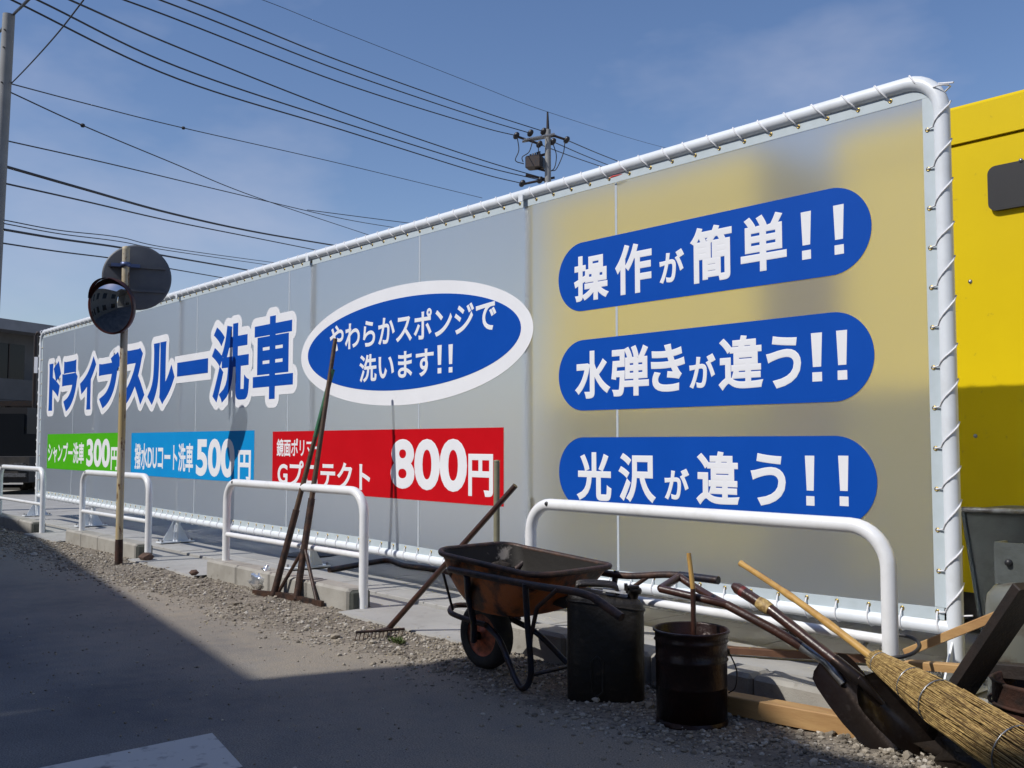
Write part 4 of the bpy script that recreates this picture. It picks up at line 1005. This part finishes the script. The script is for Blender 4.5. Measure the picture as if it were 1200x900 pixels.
for x, y in ((605, 159), (621.5, 156), (637, 154), (664, 164), (648, 166), (632, 169), (612, 215), (633, 211), (641, 210)): insulator(x, y)
tfp = gd(627, 190, DB); tf = MB().bbox((-.30, -.25, -.22), (.30, .25, .20), .05, 0, Matrix.Rotation(.5, 3, 'Z'), tfp)
tfo = tf.obj('transformer', dark_metal, Bp)
for k in range(-2, 3): MB().lathe([(.03, 0), (.05, .05), (.03, .1), (.04, .15), (0, .17)], 8, 0, Matrix.Translation(tfp + Vector((k * .12, 0, .18)))).obj('bushing', tar, tfo)
MB().tube([gd(627, 184, DB), gd(642, 180, DB)], .05, 6).tube([gd(627, 197, DB), gd(642, 201, DB)], .04, 6).obj('transformer_arm', dark_metal, Bp)
for P in (((606, 160), (608, 176), (604, 188), (614, 192)), ((624, 166), (620, 178), (612, 184), (613, 190)), ((662, 166), (660, 180), (652, 198), (646, 200)), ((648, 168), (652, 182), (650, 196), (645, 201)), ((631, 170), (631, 182))):
    pp = [gd(x, y, DB - .1) for x, y in P]; MB().tube(bez(pp, 5) if len(pp) > 2 else pp, .018, 5).obj('jumper_cable', wire_m, Bp)
def wire(pts, r_, label, group):
    P = bez([gd(*p) for p in pts], 10)
    return tag(MB().tube(P, r_, 5, 0, True).obj('power_line', wire_m), label, 'cable', group)
G1, G2 = 'overhead wires running to the distant pole', 'cables strung from the near pole'
ups = [((-60, -57, 14), (143, -1, 17.5), (400, 97, 24.5), (560, 147.5, 32), (605, 159, 35), 'lowest'),
       ((-20, -67, 14), (185, -1, 17.5), (400, 83, 24.5), (560, 137.5, 32), (621, 156, 35), 'middle'),
       ((10, -69, 14), (218, -1, 17.5), (400, 72, 24.5), (560, 129, 32), (637, 154, 35), 'topmost')]
for a, b, c_, d_, e_, w_ in ups: wire((a, b, c_, d_, e_), .0165, f'{w_} of the three wires reaching the upper insulators of the distant pole', G1)
lows = [((-150, -78, 13), (12, -1, 15), (210, 93, 19), (400, 152, 25), (560, 202, 32), (612, 215, 35), 'lowest'),
        ((-120, -76, 13), (42, -1, 15), (210, 79, 19), (400, 143, 25), (560, 193, 32), (633, 211, 35), 'middle'),
        ((-90, -74, 13), (80, -1, 15), (210, 56, 19), (400, 131, 25), (560, 186, 32), (641, 210, 35), 'topmost')]
for *pp, w_ in lows: wire(pp, .017, f'{w_} of the three wires reaching the lower insulators of the distant pole', G1)
wire([(200, -35, 22), (308, 0, 24), (400, 37, 27), (560, 100, 32), (641.6, 131, 35), (760, 168, 45), (850, 190, 55)], .008, 'thin ground wire passing over the top of the distant pole', G1)
for s_, e_, w_ in (((664, 164), (740, 195), 'uppermost'), ((648, 166), (722, 197), 'middle'), ((632, 169), (710, 197), 'lower')):
    wire([(s_[0], s_[1], 35), ((s_[0] + e_[0]) / 2, (s_[1] + e_[1]) / 2 + .7, 40), (e_[0], e_[1], 46)], .018, f'{w_} wire leaving the distant pole to the right behind the banner top', G1)
A0 = DA
wire([(12, 98, A0), (107, 123, 19), (215, 150, 23), (400, 192, 31), (565, 232, 42)], .011, 'thin cable with a joint, highest of those leaving the near pole', G2)
wire([(12, 108, A0), (97, 147, 18), (200, 190, 22), (300, 231, 28), (440, 278, 40)], .012, 'thin cable dropping steeply and crossing others from the near pole', G2)
wire([(8, 165, A0), (133, 193, 19.5), (267, 225, 25), (400, 256, 33), (470, 268, 40)], .012, 'twisted cable in the middle of the left sky', G2)
wire([(6, 195, A0), (100, 222, 18.5), (200, 250, 23), (300, 272, 29), (400, 289, 38)], .026, 'thickest black cable leaving the near pole', G2)
wire([(6, 215, A0), (100, 236, 18.5), (200, 259, 23), (300, 279, 29), (390, 297, 38)], .016, 'black cable just below the thickest cable', G2)
wire([(5, 258, A0), (70, 270, 18), (140, 278, 21), (200, 291, 24), (330, 309, 34)], .010, 'thin upper strand of the cable pair with spacers behind the round sign', G2)
wire([(5, 262, A0), (70, 274, 18), (140, 283, 21), (200, 294, 24), (325, 312, 34)], .010, 'thin lower strand of the cable pair with spacers behind the round sign', G2)
wire([(4, 269, A0), (70, 280, 18), (140, 290, 21), (200, 301, 24), (310, 320, 34)], .022, 'thick black cable passing behind the round sign', G2)
wire([(3, 285, A0), (70, 295, 18), (140, 304, 21), (200, 315, 24), (275, 328, 32)], .014, 'lowest black cable passing behind the round sign', G2)
wire([(98, 0, 12), (70, 36, 13), (40, 70, 14.5), (14, 97, A0), (-20, 130, 17)], .010, 'slanting stay wire running up right from the near pole', G2)
wire([(36, -3, 13.5), (25, 8, 14.5), (16, 17, A0), (0, 37, 18)], .022, 'dark lead wire rising over the top of the near pole', G2)
wire([(360, 246, 50), (460, 259, 56), (500, 264, 60)], .02, 'faint far cable just above the banner top left of the middle', G2)
j = MB()
for x, y, dd in ((97, 147, 18), (215, 150, 23), (457, 259, 56)): blob(j, gd(x, y, dd), .05 * dd / 20, .05 * dd / 20, .04 * dd / 20, 1, .2, 8, 5)
# cable joints hang on their cables
for x, y, dd in ((97, 147, 18), (215, 150, 23)):
    q = MB(); blob(q, gd(x, y, dd), .045, .045, .04, 1, .2, 8, 5); tag(q.obj('cable_joint', wire_m), 'small dark joint on the steep thin cable' if x == 97 else 'small dark joint on the highest thin cable of the near pole', 'cable joint')

# ------------------------------------------------------------------ far left background
def facade(name, label, a, b, depth_v, h, storeys=2):
    pass
fa = gd(-190, 500, 36); fb = gd(150, 500, 50); fa.z = fb.z = 0
bx = (fb - fa); Lf = bx.length; bx.normalize(); by = ZV.cross(bx); 
if by.dot(F0) < 0: by = -by
HB = gd(30, 378, 43.2).z
t = thing('grey_building', 'dark grey two storey building with flat eaves behind the left end of the banner', 'building', (fa + fb) / 2)
def fpt(u, v, z_): return fa + bx * u + by * v + Vector((0, 0, z_))
def fbox(mb, u0, u1, v0, v1, z0, z1, mi=0):
    vs = [fpt(u, v, z_) for z_ in (z0, z1) for u, v in ((u0, v0), (u1, v0), (u1, v1), (u0, v1))]
    return mb.add(vs, [(0, 3, 2, 1), (4, 5, 6, 7), (0, 1, 5, 4), (1, 2, 6, 5), (2, 3, 7, 6), (3, 0, 4, 7)], mi)
fbox(MB(), 0, Lf, 0, 10, 0, HB - .45).obj('wall', wall_far, t)
fbox(MB(), -.8, Lf + .8, -1.0, 11, HB - .45, HB).obj('roof', roof_far, t)
fbox(fbox(MB(), 0, Lf, -.9, -.84, 3.0, 3.9), 0, Lf, -.9, -.02, 2.86, 2.98).obj('balcony', wall_far, t)
u = .8
while u < Lf - 2:
    for z0 in (.9, 3.95):
        wo = fbox(MB(), u, u + 1.7, -.03, .06, z0, z0 + (1.6 if z0 < 2 else 1.55)).obj('window', glass_dark, t)
        fbox(fbox(MB(), u - .06, u, -.06, .05, z0, z0 + 1.55), u + .82, u + .88, -.06, .05, z0, z0 + 1.55).obj('window_frame', dark_metal, wo)
    u += 2.9
# dark carport roof under the building
cp0 = gd(-30, 470, 27); cp1 = gd(70, 474, 27)
t = thing('carport', 'dark open sided shed in front of the grey building at far left', 'shed', Vector((cp0.x, cp0.y, 0)))
zr = cp0.z
def obx(mb, c_, ux, hx, hy, z0, z1):
    ux = ux.normalized(); uy = ZV.cross(ux)
    vs = [Vector((c_.x, c_.y, 0)) + ux * sx_ * hx + uy * sy_ * hy + Vector((0, 0, z_)) for z_ in (z0, z1) for sx_, sy_ in ((-1, -1), (1, -1), (1, 1), (-1, 1))]
    return mb.add(vs, [(0, 3, 2, 1), (4, 5, 6, 7), (0, 1, 5, 4), (1, 2, 6, 5), (2, 3, 7, 6), (3, 0, 4, 7)])
cpc = (cp0 + cp1) / 2 + F0 * 3.5
obx(MB(), cpc, RV, 5.2, 3.2, zr - .12, zr + .02).obj('roof', dark_metal, t)
obx(MB(), cpc + F0 * 3.1, RV, 5.2, .08, 0, zr - .13).obj('back_wall', dark_metal, t)
for s_ in (-1, -.1, 1):
    obx(MB(), cpc + RV * 5.0 * s_ - F0 * 3, RV, .06, .06, 0, zr - .13).obj('column', dark_metal, t)
# excavator in the shed
ec = gd(2, 520, 24); ec.z = 0
t = thing('excavator', 'small yellow excavator with black cab parked in the dark shed', 'excavator', ec)
ux = RV
obx(MB(), ec, ux, 1.0, .8, .42, .95).obj('body', exc_y, t)
obx(MB(), ec + ux * .35, ux, .5, .5, .95, 2.0).obj('cab', black_p, t)
obx(MB(), ec + ux * .35, ux, .45, .53, 1.15, 1.85).obj('cab_glass', glass_dark, t)
for s_ in (-1, 1):
    P = []
    c_ = ec - F0 * .6 * s_
    for k in range(24):
        a = 2 * math.pi * k / 24; P.append(c_ + ux * (.75 * (1 if math.cos(a) > 0 else -1) + .2 * math.cos(a)) + Vector((0, 0, .22 + .2 * math.sin(a))))
    MB().tube(P, .09, 6, 0, False, True).obj('track', rubber, t)
MB().tube([ec - ux * .5 + Vector((0, 0, .9)), ec - ux * 1.2 + Vector((0, 0, 1.9)), ec - ux * 2.1 + Vector((0, 0, 1.5)), ec - ux * 2.2 + Vector((0, 0, .6))], .11, 8).obj('boom', exc_y, t)
blob(q := MB(), ec - ux * 2.2 + Vector((0, 0, .4)), .3, .3, .22, 3, .2); q.obj('bucket', dark_metal, t)
# parked van (dark) beside it
vc = gd(44, 520, 23); vc.z = 0
t = thing('parked_car', 'dark car with pale bumper strips beside the excavator', 'car', vc)
obx(MB(), vc, F0, 1.9, .75, .30, .85).obj('body', chassis, t)
obx(MB(), vc + F0 * .2, F0, 1.2, .68, .85, 1.35).obj('cabin', glass_dark, t)
obx(MB(), vc - F0 * 1.92, F0, .03, .70, .42, .50).obj('bumper', silver, t)
obx(MB(), vc - F0 * 1.92, F0, .03, .70, .66, .70).obj('grille_strip', silver, t)
for a in (-1.2, 1.2):
    for b in (-.7, .7):
        cw = vc + F0 * a + RV * b + Vector((0, 0, .3)); MB().lathe([(0, -.09), (.27, -.09), (.30, -.05), (.30, .05), (.27, .09), (0, .09)], 24, 0, Matrix.Translation(cw) @ frame_of(RV)).obj('wheel', rubber, t)
for s_ in (-.55, .55): obx(MB(), vc - F0 * 1.93 + RV * s_, F0, .03, .10, .60, .72).obj('headlight', silver, t)
# thin pole with vertical white sign
sp = gd(38, 540, 26); sp.z = 0
t = thing('street_pole', 'thin dark pole with a narrow white upright sign left of the banner', 'pole', sp)
zt_ = gd(38, 392, 26).z
MB().tube([sp, sp + Vector((0, 0, zt_))], .05, 10).obj('shaft', dark_metal, t)
MB().tube(bez([sp + Vector((0, 0, zt_)), sp + RV * .04 + Vector((0, 0, zt_ + .08)), sp + RV * .12 + Vector((0, 0, zt_ + .02))], 5), .03, 8).obj('arm', dark_metal, t)
za, zb3 = gd(40, 418, 26).z, gd(40, 437, 26).z
obx(MB(), sp + RV * .06 - F0 * .08, RV, .045, .012, zb3, za).obj('sign_plate', white_v, t)
# lettering-like small strokes on the plate are too small to read and stay blank

# ------------------------------------------------------------------ buildings behind the photographer (cast the street shade)
def back_building(c0_, ux, Lx, dep, h, label, nwin):
    t = thing('street_building', label, 'building', c0_ + ux * Lx / 2)
    uy = Vector((-ux.y, ux.x, 0)); back = -uy
    def bb(mb, u0, u1, v0, v1, z0, z1):
        vs = [c0_ + ux * u + back * v + Vector((0, 0, z_)) for z_ in (z0, z1) for u, v in ((u0, v0), (u0, v1), (u1, v1), (u1, v0))]
        return mb.add(vs, [(0, 3, 2, 1), (4, 5, 6, 7), (0, 1, 5, 4), (1, 2, 6, 5), (2, 3, 7, 6), (3, 0, 4, 7)])
    bb(MB(), 0, Lx, 0.05, dep, 0, h - .2).obj('wall', stucco, t)
    bb(MB(), 0, Lx, 0, dep + .1, h - .2, h).obj('roof', roof_far, t)
    for i in range(nwin):
        u = Lx * (i + .5) / nwin
        for z0 in (.9, 3.7):
            w_ = bb(MB(), u - .8, u + .8, .02, .08, z0, z0 + 1.3).obj('window', glass_dark, t)
            bb(bb(MB(), u - .85, u - .8, .0, .07, z0, z0 + 1.3), u + .8, u + .85, .0, .07, z0, z0 + 1.3).obj('window_frame', silver, w_)
    return t
u1 = Vector((1, -.155, 0)).normalized()
k = 6.0 / math.tan(SUN_EL); sh = Vector((math.cos(SUN_AZ), math.sin(SUN_AZ), 0)) * k
e1 = Vector((-4.45, 2.235, 0)) - sh            # end of the left shade line
back_building(e1 - u1 * 26.0, u1, 25.98, 7.0, 6.0, 'shaded rendered house behind the camera on the left', 8)
u2_ = Vector((1, .02, 0)).normalized()
# added unseen canopy over the street side, on a recessed wall
HC = 7.0; sc_ = Vector((math.cos(SUN_AZ), math.sin(SUN_AZ), 0)) * (HC / math.tan(SUN_EL))
poly = [Vector((x, y, HC)) - sc_ for x, y in ((-4.75, .2), (-4.50, 2.2), (-4.22, 3.05), (-4.03, 3.33), (-2.5, 3.33), (-2.1, 3.06), (12, 3.02), (12, -6), (-6.0, -6))]  # slab outline shaped so that its shadow draws the street shade edge
cb = Vector((poly[0].x + 9, poly[0].y - 3, 0))
t = thing('street_building', 'unseen shop behind the camera with an added roof slab that shades the street', 'building', cb)
MB().prism(poly[::-1], (0, 0, .25)).obj('shade_canopy', roof_far, t)
x0 = poly[3].x + 4.5; y1 = poly[3].y - 2.2
MB().box((x0, -12, 0), (10, y1, HC - .002)).obj('wall', stucco, t)
for i in range(4):
    xx = x0 + .8 + i * 3
    wo = MB().box((xx, y1 - .02, .9), (xx + 1.9, y1 + .03, 2.3)).obj('window', glass_dark, t)
    MB().box((xx + .92, y1 + .032, .9), (xx + .98, y1 + .05, 2.3)).obj('window_frame', silver, wo)
